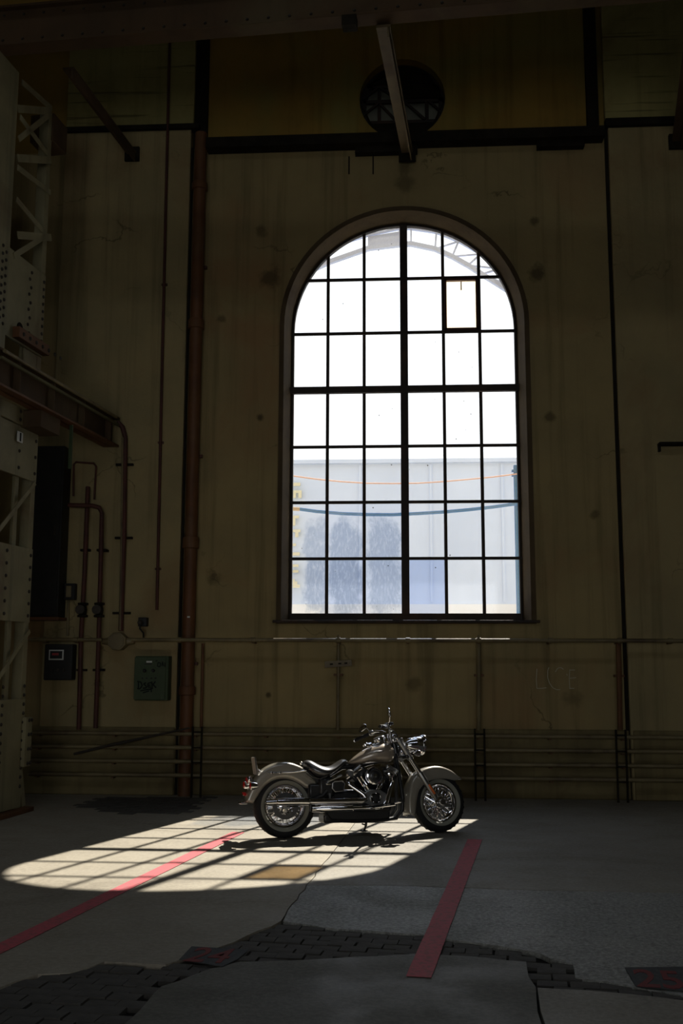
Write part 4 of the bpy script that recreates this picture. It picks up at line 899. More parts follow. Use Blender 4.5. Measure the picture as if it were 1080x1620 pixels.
def make_wheel(name, c, Rt, hw, basis, front):
    rim = Rt * .635; rc, rh = (Rt + rim) / 2, (Rt - rim) / 2
    def side(r_): return hw * max(1 - abs((r_ - rc) / rh) ** 2.6, 0) ** (1 / 2.6)
    prof = []
    for i in range(24):
        a = 2 * math.pi * i / 24; ca, sa = math.cos(a), math.sin(a)
        prof.append((rc + rh * math.copysign(abs(ca) ** .77, ca), hw * math.copysign(abs(sa) ** .77, sa)))
    wl_ = MB().lathe(prof, c, YV, 56, closed=True).build(name, RUBBER, bike, basis)
    tr = MB()
    for k in range(64):
        a = 2 * math.pi * k / 64; rt = M.Rotation(-a, 3, 'Y')
        tr.box(c + rt @ V((Rt - .0055, (.022 if k % 2 else -.022), 0)), (.010, .034, .020), rt)
    part(tr, 'tread_blocks', RUBBER, wl_, stuff=True)
    for sg in (-1, 1):
        rr = [Rt * f for f in (.668, .69, .715, .74, .77, .795)]
        p_ = [(r_, sg * (side(r_) + .0015)) for r_ in rr] + [(r_, sg * (side(r_) - .003)) for r_ in rr[::-1]]
        part(MB().lathe(p_, c, YV, 56, closed=True), 'whitewall', WSW, wl_)
    rp = [(rim + .016, -hw * .66), (rim + .018, -hw * .60), (rim - .006, -hw * .56), (rim - .012, -hw * .40), (rim - .030, -hw * .2), (rim - .030, hw * .2), (rim - .012, hw * .40), (rim - .006, hw * .56), (rim + .018, hw * .60), (rim + .016, hw * .66), (rim + .010, hw * .5), (rim + .004, 0), (rim + .010, -hw * .5)]
    part(MB().lathe(rp, c, YV, 56, closed=True), 'rim', CHROME, wl_)
    hp = [(.012, -.075), (.030, -.074), (.034, -.060), (.056, -.056), (.058, -.046), (.034, -.040), (.034, .040), (.058, .046), (.056, .056), (.034, .060), (.030, .074), (.012, .075)]
    part(MB().lathe(hp, c, YV, 28), 'hub', CHROME, wl_)
    sp = MB()
    for k in range(60):
        a = 2 * math.pi * k / 60; sg = 1 if k % 2 else -1; tw = (.42 if (k // 2) % 2 else -.42)
        p0 = c + V((.054 * math.cos(a + tw), sg * .050, .054 * math.sin(a + tw))); p1 = c + V(((rim - .024) * math.cos(a), sg * .010, (rim - .024) * math.sin(a)))
        sp.tube([p0, p1], .0032, 5, False)
    part(sp, 'spokes', CHROME, wl_, stuff=True)
    for sg in ((1,) if front else (-1,)):
        part(MB().lathe([(.085, sg * .080), (.130, sg * .080), (.130, sg * .085), (.085, sg * .085)], c, YV, 40, closed=True), 'brake_disc', DISC, wl_)
        ds = MB()
        for k in range(5):
            a = 2 * math.pi * k / 5; ds.bar(c + V((.03 * math.cos(a), sg * .082, .03 * math.sin(a))), c + V((.082 * math.cos(a + .3), sg * .082, .082 * math.sin(a + .3))), .014, .006, YV)
        part(ds, 'disc_carrier', DISC, wl_, stuff=True)
    part(MB().lathe([(.012, -.10), (.020, -.098), (.020, -.080), (.020, .080), (.020, .098), (.012, .10)], c, YV, 14), 'axle', CHROME, wl_)
    return wl_
cR = B(449, 1274.5); cR.y = 0; RT_R = cR.z - .001
rear_wheel = make_wheel('rear_wheel', cR, RT_R, .075, None, False)
cF = F(692, 1269.8); cF.y = 0
lowF = (BK @ ST @ cF).z
rear_z = None
# radius that just lets the steered front tyre touch the floor
nrm = (BK @ ST).to_3x3() @ YV; RT_F = lowF / math.sqrt(max(1 - nrm.z ** 2, .5)) - .001
front_wheel = make_wheel('front_wheel', cF, min(RT_F, .345), .065, ST, True)

CS = [(0, 1.0), (.3, 1.0), (.58, 1.0), (.76, .985), (.87, .93), (.935, .80), (.975, .58), (.994, .30), (1.0, 0)]
def fender(name, outer, inner, hw, fn, basis, n=30):
    O = resample([fn(x, y, 0) for x, y in outer], n); I = resample([fn(x, y, -hw) for x, y in inner], n); rows = []
    for o, i in zip(O, I):
        i = V((i.x, 0, i.z)); o = V((o.x, 0, o.z))
        half = [i + (o - i) * s_ + V((0, -hw * h_, 0)) for s_, h_ in CS]
        rows.append(half + [V((p.x, -p.y, p.z)) for p in half[::-1][1:]])
    return part(MB().sheet(rows), name, PAINT, basis=basis, solid=.006, ang=60), rows
rf_o = [(386.5, 1269), (388, 1262), (391, 1253), (396, 1243), (401, 1232.5), (408, 1223), (416, 1215.8), (425.5, 1210.3), (435, 1207.2), (445, 1205.6), (455.5, 1205.8), (465.5, 1208.7), (478, 1214.5), (490, 1225), (499, 1238)]
rf_i = [(400.5, 1271), (402.5, 1267), (406.5, 1261), (410.5, 1254), (415, 1248), (420, 1242.5), (426, 1238), (434, 1234), (442, 1232), (451, 1231.8), (460, 1233.5), (468, 1237), (476.7, 1242), (483, 1246.6), (494, 1247)]
rfen, rows_r = fender('rear_fender', rf_o, rf_i, .095, B, None)
ff_o = [(641.8, 1289), (640.6, 1275), (640.8, 1259), (643.3, 1244), (648, 1232), (655, 1223), (663, 1217.5), (670, 1214.7), (678, 1212.8), (687, 1212.2), (698, 1214.4), (709, 1219.4), (718, 1226.8), (724.5, 1231.8)]
ff_i = [(656, 1290.5), (657.5, 1281), (658.6, 1268), (661.5, 1253), (665, 1247), (670, 1241), (676, 1237), (682, 1234.3), (688, 1233), (695, 1232), (704, 1232), (711, 1233), (717, 1234.3), (723, 1234)]
ffen, rows_f = fender('front_fender', ff_o, ff_i, .085, F, ST)
# fender rails, tips, stay
def pt_on(rows, f, k): return rows[min(int(f * (len(rows) - 1) + .5), len(rows) - 1)][k]
for sg in (-1, 1):
    v = sg * .104
    P = [B(x, y, -.104) for x, y in ((423, 1222.5), (440, 1222.6), (460, 1222), (484, 1219))]
    P = [V((p.x, v, p.z)) for p in P]
    part(MB().tube(P, .008, 8), 'fender_rail', CHROME, rfen)
    for x_ in (430, 443): 
        q_ = B(x_, 1222.5, -.108); part(MB().lathe([(.012, 0), (.012, .012), (.006, .016)], (q_.x, v, q_.z), (0, sg, 0), 10), 'rail_bolt', CHROME, rfen)
    part(MB().bar(V((B(486, 1222, -.1).x, v, B(486, 1222, -.1).z)), V((B(510, 1242, -.1).x, v, B(510, 1242, -.1).z)), .03, .03), 'fender_strut', BLACKP)
q_ = B(384, 1270.3); part(MB().box(q_, (.075, .16, .018)), 'fender_tip', CHROME, rfen, bevel=.006)
q_ = F(718.5, 1228, 0); part(MB().ball(q_ + V((0, 0, .006)), (.030, .018, .018), 12, 8), 'fender_lamp', CHROME, ffen, basis=None)
P = [F(x, y, 0) + V((0, 0, .004)) for x, y in ((700, 1215.0), (709, 1219.2), (717, 1226))]
part(MB().tube(P, .006, 6), 'fender_strip', CHROME, ffen)
P = [F(724.5, 1232, 0)]; part(MB().box(P[0] + V((-.01, 0, -.006)), (.05, .12, .012)), 'fender_tip_trim', CHROME, ffen, bevel=.004)

# fuel tank
def superloft(st, fn, e_=2.4, n=28, voff=-.08):
    rings = []
    for (x, yt, yb, hw) in st:
        a, b = fn(x, yt, 0), fn(x, yb, voff); c_ = (a.z + b.z) / 2; h_ = max((a.z - b.z) / 2, .004); u = a.x
        rings.append([V((u, hw * math.copysign(abs(math.cos(t)) ** (2 / e_), math.cos(t)), c_ + h_ * math.copysign(abs(math.sin(t)) ** (2 / e_), math.sin(t)))) for t in [2 * math.pi * j / n for j in range(n)]])
    return MB().loft(rings)
tank_st = [(550.2, 1205.6, 1208, .022), (553, 1203, 1209, .042), (558, 1198.8, 1209.8, .066), (566, 1192.6, 1210, .098), (574, 1186.6, 1209.2, .120), (582, 1181.6, 1208, .136), (593, 1177, 1207, .148), (603, 1174.3, 1207.5, .152), (610, 1174.8, 1208.3, .146), (615.5, 1177.3, 1206.3, .128), (619.5, 1182.5, 1202, .098), (621.4, 1187, 1197.5, .055), (621.9, 1190.5, 1194, .015)]
tank = part(superloft(tank_st, B), 'fuel_tank', TWOTONE, sub=1, ang=60)
for sg in (-1, 1):
    P = [B(x, y, -.145) for x, y in ((588, 1191), (594, 1189.3), (601, 1189), (608, 1188.2))]
    P = [V((p.x, sg * (.150 if i in (1, 2) else .145), p.z)) for i, p in enumerate(P)]
    part(MB().tube(P, [.004, .008, .009, .004], 8), 'tank_badge', CHROMED, tank)
con = [(572, 1186.4, 1189, .018), (580, 1181, 1185.5, .034), (590, 1176.2, 1181, .046), (598, 1173, 1179, .052), (605, 1171.2, 1178, .048), (609, 1172.6, 1177, .03)]
part(superloft(con, B, 2.6, 20, 0), 'dash_console', CHROME, tank, ang=60)
q_ = B(600, 1170.2, 0); ax_ = V((-.35, 0, 1)).normalized()
part(MB().lathe([(.062, -.02), (.066, 0), (.064, .022), (.056, .030), (.001, .030)], q_, ax_, 28), 'speedometer', CHROME, tank)
part(MB().lathe([(.052, .0305), (.001, .033)], q_, ax_, 28), 'dial', BLACKP, tank)
for sg in (-1, 1):
    q_ = B(584 if sg < 0 else 578, 1180.5, sg * .07); part(MB().lathe([(.030, -.015), (.034, .004), (.026, .018), (.001, .022)], q_ + V((0, 0, .012)), (-.3, sg * .3, 1), 18), 'filler_cap', CHROME, tank)

# saddle
seat_st = [(478.6, 1205.5, 1212, .05), (481.5, 1203.2, 1219, .09), (487, 1202.0, 1227, .125), (493, 1203.6, 1231.5, .145), (500, 1208.0, 1233.5, .155), (508, 1211.6, 1233.6, .162), (515, 1213.0, 1230.6, .162), (522, 1212.0, 1226, .152), (529, 1208.6, 1220.5, .135), (535.5, 1203.4, 1215.5, .115), (541, 1200.8, 1211.5, .098), (546, 1201.4, 1209, .075), (549, 1203.6, 1207, .04)]
seat = part(superloft(seat_st, B, 2.2, 28, -.10), 'seat', LEATHER, sub=1, ang=70)
P = [B(x, y, -.16) for x, y in ((484, 1221), (494, 1229.5), (506, 1232), (518, 1227.5))]
part(MB().tube([V((p.x, -.158, p.z)) for p in P], .005, 6), 'seat_piping', LEATHER, seat)
q_ = B(476.5, 1208, 0); part(MB().lathe([(.014, -.01), (.014, .012), (.008, .018)], q_ + V((0, 0, .0)), (-.3, 0, 1), 10), 'seat_bolt', CHROME, seat)

# engine
def bx(name, a, b, v0, v1, mat, bev=.012, parent=None):
    p, q = B(a[0], a[1], v0), B(b[0], b[1], v0); return part(MB().box(((p.x + q.x) / 2, (v0 + v1) / 2, (p.z + q.z) / 2), (abs(q.x - p.x), abs(v1 - v0), abs(p.z - q.z))), name, mat, parent, bevel=bev)
eng = bx('engine', (566, 1250), (620, 1285), -.13, .13, BLACKP, .03)
cen = B(593, 1260, 0)
for nm, tp, hw in (('rear', (562, 1221), 0), ('front', (613, 1221), 0)):
    top = B(tp[0], tp[1], 0); ax_ = (top - cen).normalized(); Ln = (top - cen).length; pr = []
    nfin = 11
    for k in range(nfin):
        h0 = Ln * .30 + k * (Ln * .52 / nfin); dh = Ln * .52 / nfin
        pr += [(.066, h0), (.098, h0 + dh * .15), (.098, h0 + dh * .5), (.066, h0 + dh * .65)]
    cy = part(MB().lathe([(.06, Ln * .1)] + pr + [(.06, Ln * .86)], cen, ax_, 28), 'cylinder', BLACKP, eng, ang=20)
    sd = ax_.cross(YV).normalized(); rt = M((sd, YV, ax_)).transposed()
    part(MB().box(cen + ax_ * Ln * .90, (.17, .20, .07), rt), 'cylinder_head', BLACKP, eng, bevel=.015)
    rk = part(MB().box(cen + ax_ * (Ln * .90 + .058), (.15, .23, .055), rt), 'rocker_box', CHROMED, eng, bevel=.02)
    rb_ = MB()
    for s_ in (-1, 1):
        for kk in (-1, 1): rb_.lathe([(.010, 0), (.010, .012), (.004, .016)], cen + ax_ * (Ln * .90 + .05) + sd * s_ * .05 + YV * (-.115) + ax_ * kk * .012, (0, -1, 0), 8)
    part(rb_, 'rocker_bolts', CHROME, eng, stuff=True)
for a, b in (((565, 1229), (581, 1253)), ((571, 1228), (585, 1252)), ((608, 1233), (598, 1252)), ((603, 1233), (594.5, 1252))):
    p, q = B(a[0], a[1], -.135), B(b[0], b[1], -.14); part(MB().tube([p, p + (q - p) * .45, p + (q - p) * .5, q], [.011, .011, .015, .015], 10), 'pushrod_tube', CHROME, eng)
gc = B(592.5, 1262, -.13)
part(MB().prism([B(x, y, -.13) for x, y in ((574, 1254), (582, 1249), (600, 1249), (609, 1255), (612, 1266), (606, 1275), (590, 1278), (578, 1272), (573, 1263))], (0, -.035, 0)), 'cam_cover', CHROMED, eng, bevel=.01)
part(MB().lathe([(.034, -.034), (.056, -.036), (.058, -.050), (.050, -.060), (.044, -.056), (.040, -.046)], gc, (0, 1, 0), 36, closed=True), 'timer_ring', CHROME, eng)
part(MB().lathe([(.040, -.046), (.036, -.055), (.001, -.057)], gc, (0, 1, 0), 28), 'timer_cover', BLACKP, eng)
for k in range(5):
    a = 2 * math.pi * k / 5 + .3; part(MB().lathe([(.007, -.056), (.007, -.064), (.003, -.066)], gc + V((.047 * math.cos(a), 0, .047 * math.sin(a))), (0, 1, 0), 8), 'cover_screw', CHROME, eng)
ac = B(591.2, 1227, -.17)
part(MB().lathe([(.080, .05), (.092, .03), (.092, -.025), (.086, -.045), (.072, -.050), (.070, -.040)], ac, (0, 1, 0), 40, cap=False), 'air_cleaner', CHROME, eng)
part(MB().lathe([(.078, .04), (.072, -.040), (.060, -.048), (.001, -.050)], ac, (0, 1, 0), 36), 'air_cleaner_cover', BLACKP, eng)
part(MB().lathe([(.014, -.05), (.020, -.056), (.018, -.062), (.001, -.064)], ac, (0, 1, 0), 20), 'cover_medallion', CHROME, eng)
part(MB().lathe([(.050, -.050), (.053, -.054), (.056, -.050)], ac, (0, 1, 0), 32, closed=True), 'cover_ring', CHROMED, eng)
q_ = B(553, 1224, -.12); part(MB().lathe([(.03, 0), (.042, .01), (.042, .05), (.03, .06)], q_ + V((0, .02, 0)), (0, -1, 0), 20), 'horn_cover', CHROMED, eng)
for a, b in (((551, 1228), (571, 1216)), ((548, 1231), (566, 1221))): part(MB().tube([B(a[0], a[1], -.15), B(b[0], b[1], -.15)], .010, 8), 'breather_pipe', CHROME, eng)
q_ = B(619, 1224, -.11); part(MB().lathe([(.012, 0), (.034, .002), (.036, .03), (.022, .036), (.018, .02)], q_ + V((0, .03, 0)), (0, -1, 0), 20), 'coil_cover', CHROME, eng)
part(MB().tube([B(607, 1221, -.14), B(614, 1219, -.14), B(622, 1223, -.13)], .012, 8), 'intake_pipe', CHROMED, eng)
bx('gearbox', (522, 1252), (570, 1284), -.12, .14, BLACKP, .03, eng)
bx('oil_pan', (512, 1283), (618, 1299), -.12, .13, BLACKP, .02, eng)
bx('primary_cover', (530, 1250), (610, 1287), .13, .21, CHROMED, .03, eng)

# frame, swing arm, battery box
fr_ = part(MB().tube([B(x, y, 0) for x, y in ((622, 1186), (600, 1203), (570, 1211), (540, 1214), (520, 1226), (508, 1242))], .026, 10), 'frame', BLACKP)
for sg in (-1, 1):
    P = [B(x, y, 0) for x, y in ((624, 1188), (629, 1225), (632, 1262), (631, 1281), (622, 1293), (600, 1296.5), (560, 1298), (520, 1297), (510, 1286), (507, 1262), (508, 1242))]
    part(MB().tube([V((p.x, sg * .11 * min(1, i / 2), p.z)) for i, p in enumerate(P)], .020, 10), 'frame_tube', BLACKP, fr_)
    P = [B(x, y, 0) for x, y in ((449, 1274.5), (480, 1268), (505, 1258), (512, 1250))]
    part(MB().tube([V((p.x, sg * .125, p.z)) for p in P], [.022, .026, .03, .03], 10), 'swing_arm', BLACKP)
    p = V((cR.x, sg * .125, cR.z)); part(MB().lathe([(.030, -.02), (.034, 0), (.030, .02)], p, YV, 16), 'axle_plate', CHROMED)
part(MB().tube([B(621.5, 1169, 0), B(626, 1192, 0)], .036, 16), 'steering_head', BLACKP)
bx('battery_box', (488, 1240), (524, 1264), -.13, .13, BLACKP, .025)
bx('oil_tank', (504, 1230), (530, 1262), -.145, .13, BLACKP, .03)
sc2 = bx('side_cover', (526, 1236), (545, 1252), -.155, -.10, BLACKP, .012)
P = [B(x, y, -.158) for x, y in ((526, 1239), (529, 1236.5), (541, 1235.5), (545, 1240), (543, 1251), (530, 1252.5), (525.5, 1247))]
part(MB().tube(P + [P[0]], .006, 8), 'cover_trim', CHROMED, sc2)
part(MB().tube([B(517, 1237, -.15), B(530, 1231, -.15), B(540, 1226, -.14)], .012, 8), 'seat_rail', CHROMED, fr_)
part(MB().tube([B(520, 1235, -.16), B(533, 1229, -.16)], .006, 6), 'seat_spring_rod', CHROME, fr_)
part(MB().box(B(521.5, 1259, -.15), (.018, .012, .05)), 'brake_hose_clip', CHROMED, fr_)
part(MB().box(B(519.5, 1240, -.155), (.05, .02, .022)), 'mount_bolt', CHROME, fr_, bevel=.005)

# exhaust
def ex(name, pts, v, rad, mat=CHROME, parent=None, n=18):
    vv = v if isinstance(v, list) else [v] * len(pts); return part(MB().tube([B(x, y, q_) for (x, y), q_ in zip(pts, vv)], rad, n), name, mat, parent)
up_m = ex('upper_muffler', [(421, 1269.6), (437, 1268.9), (438.5, 1268.8), (452, 1268.4), (488, 1268.2), (490, 1268.2)], -.215, [.026, .030, .037, .039, .039, .030])
part(MB().lathe([(.022, 0), (.022, -.03), (.001, -.03)], B(421, 1269.6, -.215), (-1, 0, 0), 16), 'outlet', SOOT_SHADE, up_m)
ex('heat_shield', [(490, 1268.2), (493, 1268.2), (540, 1267.8), (572, 1267), (580, 1264)], -.215, [.030, .030, .031, .031, .022], CHROME, up_m)
lo_m = ex('lower_muffler', [(493, 1280), (505, 1279.6), (507, 1279.5), (557, 1278.6), (559, 1278.6)], -.20, [.028, .030, .037, .037, .028])
part(MB().lathe([(.022, 0), (.022, -.03), (.001, -.03)], B(493, 1280, -.2), (-1, 0, 0), 16), 'outlet', SOOT_SHADE, lo_m)
ex('exhaust_pipe', [(559, 1278.6), (585, 1278), (604, 1276), (611, 1268), (615, 1255), (619, 1238), (617, 1229)], [-.20, -.20, -.19, -.18, -.17, -.155, -.10], [.026, .025, .024, .023, .022, .022, .022], CHROME, lo_m)
ex('exhaust_pipe', [(580, 1264), (575, 1257), (563, 1248.5), (552, 1241), (549, 1234), (555, 1230)], [-.215, -.20, -.18, -.17, -.14, -.09], [.021, .021, .021, .021, .020, .020], CHROME, up_m)
ex('muffler_bracket', [(491, 1262), (491, 1284)], -.19, .014, BLACKP, lo_m, 8)

# foot boards, pedal, side stand
for sg in (-1, 1):
    p, q = B(586, 1278, -.25), B(622, 1273, -.25)
    fb = part(MB().bar(V((p.x, sg * .26, p.z)), V((q.x, sg * .26, q.z)), .11, .022), 'footboard', BLACKP, bevel=.006)
    part(MB().bar(V((p.x, sg * .26, p.z + .014)), V((q.x, sg * .26, q.z + .014)), .095, .008), 'rubber_pad', RUBBER, fb, bevel=.003)
    part(MB().tube([V((p.x, sg * .316, p.z)), V(((p.x + q.x) / 2, sg * .318, (p.z + q.z) / 2)), V((q.x, sg * .316, q.z))], .007, 8), 'edge_trim', CHROME, fb)
    part(MB().tube([V(((p.x + q.x) / 2, sg * .10, p.z - .02)), V(((p.x + q.x) / 2, sg * .22, (p.z + q.z) / 2 - .01))], .016, 8), 'footboard_arm', BLACKP, fb)
pd = part(MB().tube([B(606, 1274, -.20), B(622, 1271.5, -.24), B(634, 1268, -.25)], .010, 8), 'brake_pedal', CHROME)
part(MB().box(B(635, 1267.5, -.26), (.05, .07, .014)), 'pedal_pad', RUBBER, pd, bevel=.004)
ft = BKI @ fl(575.5, 1314.5, .012); hp_ = B(579, 1297, .12)
if ft.y < .12: ft.y = ft.y
ks = part(MB().tube([hp_, hp_.lerp(ft, .5) + V((.01, 0, 0)), ft], [.016, .013, .012], 10), 'side_stand', BLACKP)
part(MB().ball(ft, (.045, .030, .010), 12, 6), 'stand_foot', BLACKP, ks)
part(MB().tube([hp_.lerp(ft, .45), hp_.lerp(ft, .45) + V((-.03, .02, .01))], .008, 6), 'stand_tang', BLACKP, ks)

# front end (all steered 10 degrees to the left)
def fpart(mb, name, mat, parent=None, **k):
    return mb.build(name, mat, parent, **k) if parent is not None else mb.build(name, mat, bike, ST, **k)
ta, tb = F(629, 1168, -.105), F(690.5, 1264.5, -.105)
forks = []
for sg in (-1, 1):
    a, b = V((ta.x, sg * .105, ta.z)), V((tb.x, sg * .105, tb.z)); d_ = b - a
    fk = fpart(MB().tube([a, a + d_ * .10, a + d_ * .11, a + d_ * .60], [.029, .029, .025, .025], 18), 'fork_tube', CHROME); forks.append(fk)
    fpart(MB().tube([a + d_ * .56, a + d_ * .575, a + d_ * .93, b], [.029, .032, .030, .022], 18), 'fork_slider', CHROMED, fk)
    fpart(MB().tube([a - d_ * .012, a + d_ * .015], [.034, .030], 18), 'fork_cap', CHROME, fk)
    fpart(MB().tube([a + d_ * .02, a + d_ * .34], [.037, .034], 18), 'fork_cover', CHROMED, fk)
    fpart(MB().box(a + d_ * .84 + V((0, sg * .032, 0)), (.022, .010, .115), M.Rotation(-math.atan2(d_.x, -d_.z), 3, 'Y')), 'fork_glint', AMBER, fk, bevel=.003)  # amber bar painted in for a reddish reflection on the fork leg
    fpart(MB().lathe([(.030, -.02), (.034, 0), (.030, .02)], V((cF.x, sg * .105, cF.z)), YV, 16), 'axle_clamp', CHROMED, fk)
dv = tb - ta
fpart(MB().box((ta.x + dv.x * .04, 0, ta.z + dv.z * .04), (.07, .27, .035), M.Rotation(RAKE - R(2), 3, 'Y').inverted()), 'upper_clamp', CHROMED, bevel=.01)
fpart(MB().box((ta.x + dv.x * .28, 0, ta.z + dv.z * .28), (.09, .27, .04), M.Rotation(RAKE - R(2), 3, 'Y').inverted()), 'lower_clamp', BLACKP, bevel=.01)
for sg in (-1, 1):
    fpart(MB().tube([V((F(640, 1209, .1).x, sg * .075, F(640, 1209, .1).z)), V((F(651, 1228, .1).x, sg * .080, F(651, 1228, .1).z))], .009, 8), 'fender_stay', CHROME)
# headlamp with visor, lamp bar, two spot lamps, indicators
hl = F(666.0, 1179, 0); fx = V((1, 0, .02)).normalized()
head = fpart(MB().lathe([(.012, -.165), (.045, -.155), (.075, -.125), (.090, -.08), (.094, -.02), (.100, -.015), (.104, 0), (.098, .012), (.090, .010)], hl, fx, 36, cap=False), 'headlight', CHROME)
fpart(MB().lathe([(.092, .006), (.075, .018), (.045, .026), (.001, .030)], hl, fx, 32), 'headlight_lens', LENS, head)
vp = [(r_, h_) for r_, h_ in ((.104, .0), (.106, .02), (.105, .045))]
vs = MB(); rows = []
for j in range(13):
    a = R(20 + 140 * j / 12); k = math.sin(a) ** .7
    rows.append([hl + V((.0 * k, math.cos(a) * .106, math.sin(a) * .106)), hl + V((.05 * k, math.cos(a) * .108, math.sin(a) * .108))])
fpart(vs.sheet(rows), 'headlight_visor', CHROME, head, solid=.004)
bar_z = F(652, 1187, -.15)
lb = fpart(MB().tube([V((bar_z.x, -.21, bar_z.z)), V((bar_z.x + .02, -.10, bar_z.z - .012)), V((bar_z.x + .025, 0, bar_z.z - .014)), V((bar_z.x + .02, .10, bar_z.z - .012)), V((bar_z.x, .21, bar_z.z))], .014, 10), 'lamp_bar', CHROME)
for sg in (-1, 1):
    s0 = F(657.5, 1178.5, -.185); s0 = V((s0.x, sg * .185, s0.z))
    sp_ = fpart(MB().lathe([(.010, -.115), (.034, -.105), (.054, -.07), (.063, -.02), (.066, -.012), (.068, 0), (.063, .010), (.058, .008)], s0, fx, 30, cap=False), 'spot_lamp', CHROME)
    fpart(MB().lathe([(.060, .004), (.045, .014), (.001, .020)], s0, fx, 26), 'spot_lens', LENS, sp_)
    fpart(MB().tube([s0 + V((-.05, 0, -.055)), V((bar_z.x, sg * .185, bar_z.z))], .012, 8), 'lamp_mount', CHROME, sp_)
    t0 = F(662, 1191.5, -.20); t0 = V((t0.x, sg * .20, t0.z))
    ti = fpart(MB().lathe([(.008, -.05), (.024, -.042), (.031, -.015), (.032, .008), (.028, .012)], t0, fx, 22, cap=False), 'indicator', CHROME)
    fpart(MB().lathe([(.029, .008), (.020, .018), (.001, .023)], t0, fx, 20), 'indicator_lens', AMBER, ti)
    fpart(MB().tube([t0 + V((-.02, 0, .02)), V((bar_z.x, sg * .20, bar_z.z))], .010, 8), 'indicator_stalk', CHROME, ti)
fpart(MB().box(F(648, 1178, 0) + V((0, 0, .01)), (.09, .15, .11)), 'headlamp_nacelle', CHROME, bevel=.03)
# handlebar with grips, levers, mirrors
nearP = [F(x, y, v) for x, y, v in ((619, 1170, -.055), (617, 1160, -.07), (615, 1153, -.17), (612, 1149, -.28), (607, 1148.5, -.36), (601, 1149.5, -.42))]
farP = [F(x, y, v) for x, y, v in ((615.5, 1168, .055), (612, 1160, .07), (604, 1157, .17), (594, 1157.5, .28), (584, 1161.5, .36), (574, 1166, .42), (561, 1171.5, .47))]
hb = fpart(MB().tube(nearP[1:][::-1][1:] + farP[1:-2], .0135, 12), 'handlebar', CHROME)
for P in (nearP, farP): fpart(MB().tube([P[0] + V((0, 0, -.03)), P[1]], [.022, .018], 12), 'riser', CHROME, hb)
fpart(MB().box((nearP[1] + farP[1]) / 2, (.05, .15, .035)), 'bar_clamp', CHROME, hb, bevel=.01)
for tip, P, sg in (('n', nearP, -1), ('f', farP, 1)):
    a, b = P[-3 if sg > 0 else -2], P[-1]; ln = (b - a).normalized()
    if sg < 0: a = P[-3] + (P[-2] - P[-3]) * .4
    gpt = fpart(MB().tube([a, a + (b - a) * .1, a + (b - a) * .5, b - ln * .012, b], [.015, .019, .0185, .019, .013], 14), 'grip', RUBBER, hb)
    fpart(MB().lathe([(.0185, 0), (.0195, .006), (.014, .014)], b, ln, 14), 'grip_end', CHROME, hb)
    sw = a - ln * .03
    fpart(MB().box(sw, (.05, .05, .055), (ln.to_track_quat('X', 'Z')).to_matrix()), 'switch_housing', CHROMED, hb, bevel=.012)
    lv = [a + V((.05, 0, .012)), (a + b) / 2 + V((.055, 0, .010)), b + V((.035, 0, .004))]
    fpart(MB().tube(lv, [.009, .007, .010], 8), 'hand_lever', CHROME, hb)
    if sg < 0: fpart(MB().box(a - ln * .02 + V((.035, 0, .022)), (.07, .065, .03), (ln.to_track_quat('Y', 'Z')).to_matrix()), 'brake_reservoir', BLACKP, hb, bevel=.01)
m1 = F(615.5, 1127, -.43); st1 = [F(611, 1148, -.34), F(616, 1141, -.37), F(616.5, 1133, -.41), m1 + V((.012, 0, 0))]
m2 = F(573, 1151.5, .43); st2 = [F(588, 1160, .33), F(585, 1157, .36), F(580, 1152, .40), m2 + V((.012, 0, 0))]
for mm, stt, sg, tw in ((m1, st1, -1, 0.18), (m2, st2, 1, .30)):
    rt = M.Rotation(-.42 if sg < 0 else .15, 3, 'Z') @ M.Rotation(R(-6) if sg < 0 else R(24), 3, 'Y')
    mr = fpart(MB().ball(mm, (.020, .075, .048), 22, 12, rt), 'mirror', CHROME, hb)
    fpart(MB().lathe([(.044, 0), (.001, .0005)], mm + rt @ V((-.0195, 0, 0)), rt @ V((-1, 0, 0)), 24), 'mirror_glass', LENS, mr) if False else None
    fpart(MB().tube(stt, .006, 8), 'mirror_stem', CHROME, hb)
cbs = [[F(612, 1152, -.28), F(624, 1158, -.16), F(632, 1176, -.06), F(630, 1196, -.03)], [F(596, 1160, .26), F(614, 1160, .15), F(628, 1178, .05), F(626, 1198, .03)]]
for P in cbs: fpart(MB().tube(resample(P, 10), .006, 6), 'control_cable', RUBBER, hb)
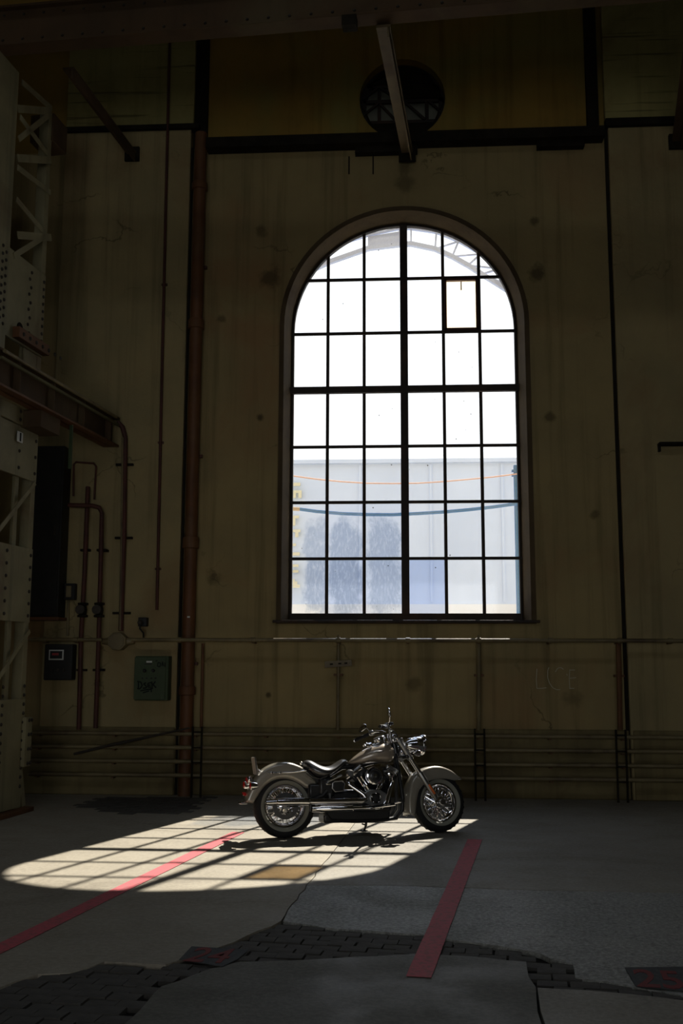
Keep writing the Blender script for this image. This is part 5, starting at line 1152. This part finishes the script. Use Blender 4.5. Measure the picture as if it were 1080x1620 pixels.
fpart(MB().lathe([(.03, 0), (.036, .012), (.030, .03), (.001, .036)], F(623, 1167, 0), STX, 18), 'stem_nut', CHROME)

# tail: plate, tail lamp, indicators
pl = part(MB().box(B(401.5, 1211.5, 0), (.006, .19, .165), M.Rotation(R(-8), 3, 'Y')), 'number_plate', PLATEM, bevel=.003)
part(MB().box(B(402.3, 1211.5, 0) + V((.006, 0, 0)), (.008, .20, .175), M.Rotation(R(-8), 3, 'Y')), 'plate_holder', CHROMED, pl, bevel=.004)
part(MB().tube([B(404, 1206, -.05), B(407, 1215, -.04), B(411, 1221, -.02)], .009, 8), 'plate_stay', CHROME, pl)
part(MB().tube([B(404, 1206, .05), B(407, 1215, .04), B(411, 1221, .02)], .009, 8), 'plate_stay', CHROME, pl)
q_ = B(394.5, 1233.5, 0)
tl = part(MB().box(q_, (.055, .105, .080), M.Rotation(R(-14), 3, 'Y')), 'tail_light', CHROME, bevel=.022)
part(MB().box(q_ + V((-.026, 0, -.005)), (.02, .080, .060), M.Rotation(R(-14), 3, 'Y')), 'tail_lens', REDLENS, tl, bevel=.012)
a, b = B(394, 1243.5, -.05), B(386, 1247, .05)
lbx = a.x; lbz = a.z
lbar = part(MB().tube([V((lbx + .02, -.20, lbz)), V((lbx - .012, -.07, lbz - .004)), V((lbx - .012, .07, lbz - .004)), V((lbx + .02, .20, lbz))], .012, 10), 'rear_lamp_bar', CHROME)
for sg in (-1, 1):
    p = V((lbx + .005, sg * .20, lbz + .004))
    ti = part(MB().lathe([(.012, .060), (.028, .048), (.037, .015), (.038, -.012), (.034, -.016)], p, (1, 0, 0), 22, cap=False), 'rear_indicator', CHROME, lbar)
    part(MB().lathe([(.035, -.012), (.025, -.026), (.001, -.032)], p, (1, 0, 0), 20), 'indicator_lens', REDLENS, lbar)
q_ = B(384, 1256, 0); part(MB().box(q_ + V((.012, 0, 0)), (.03, .09, .035), M.Rotation(R(-10), 3, 'Y')), 'rear_reflector', REDLENS, bevel=.006)
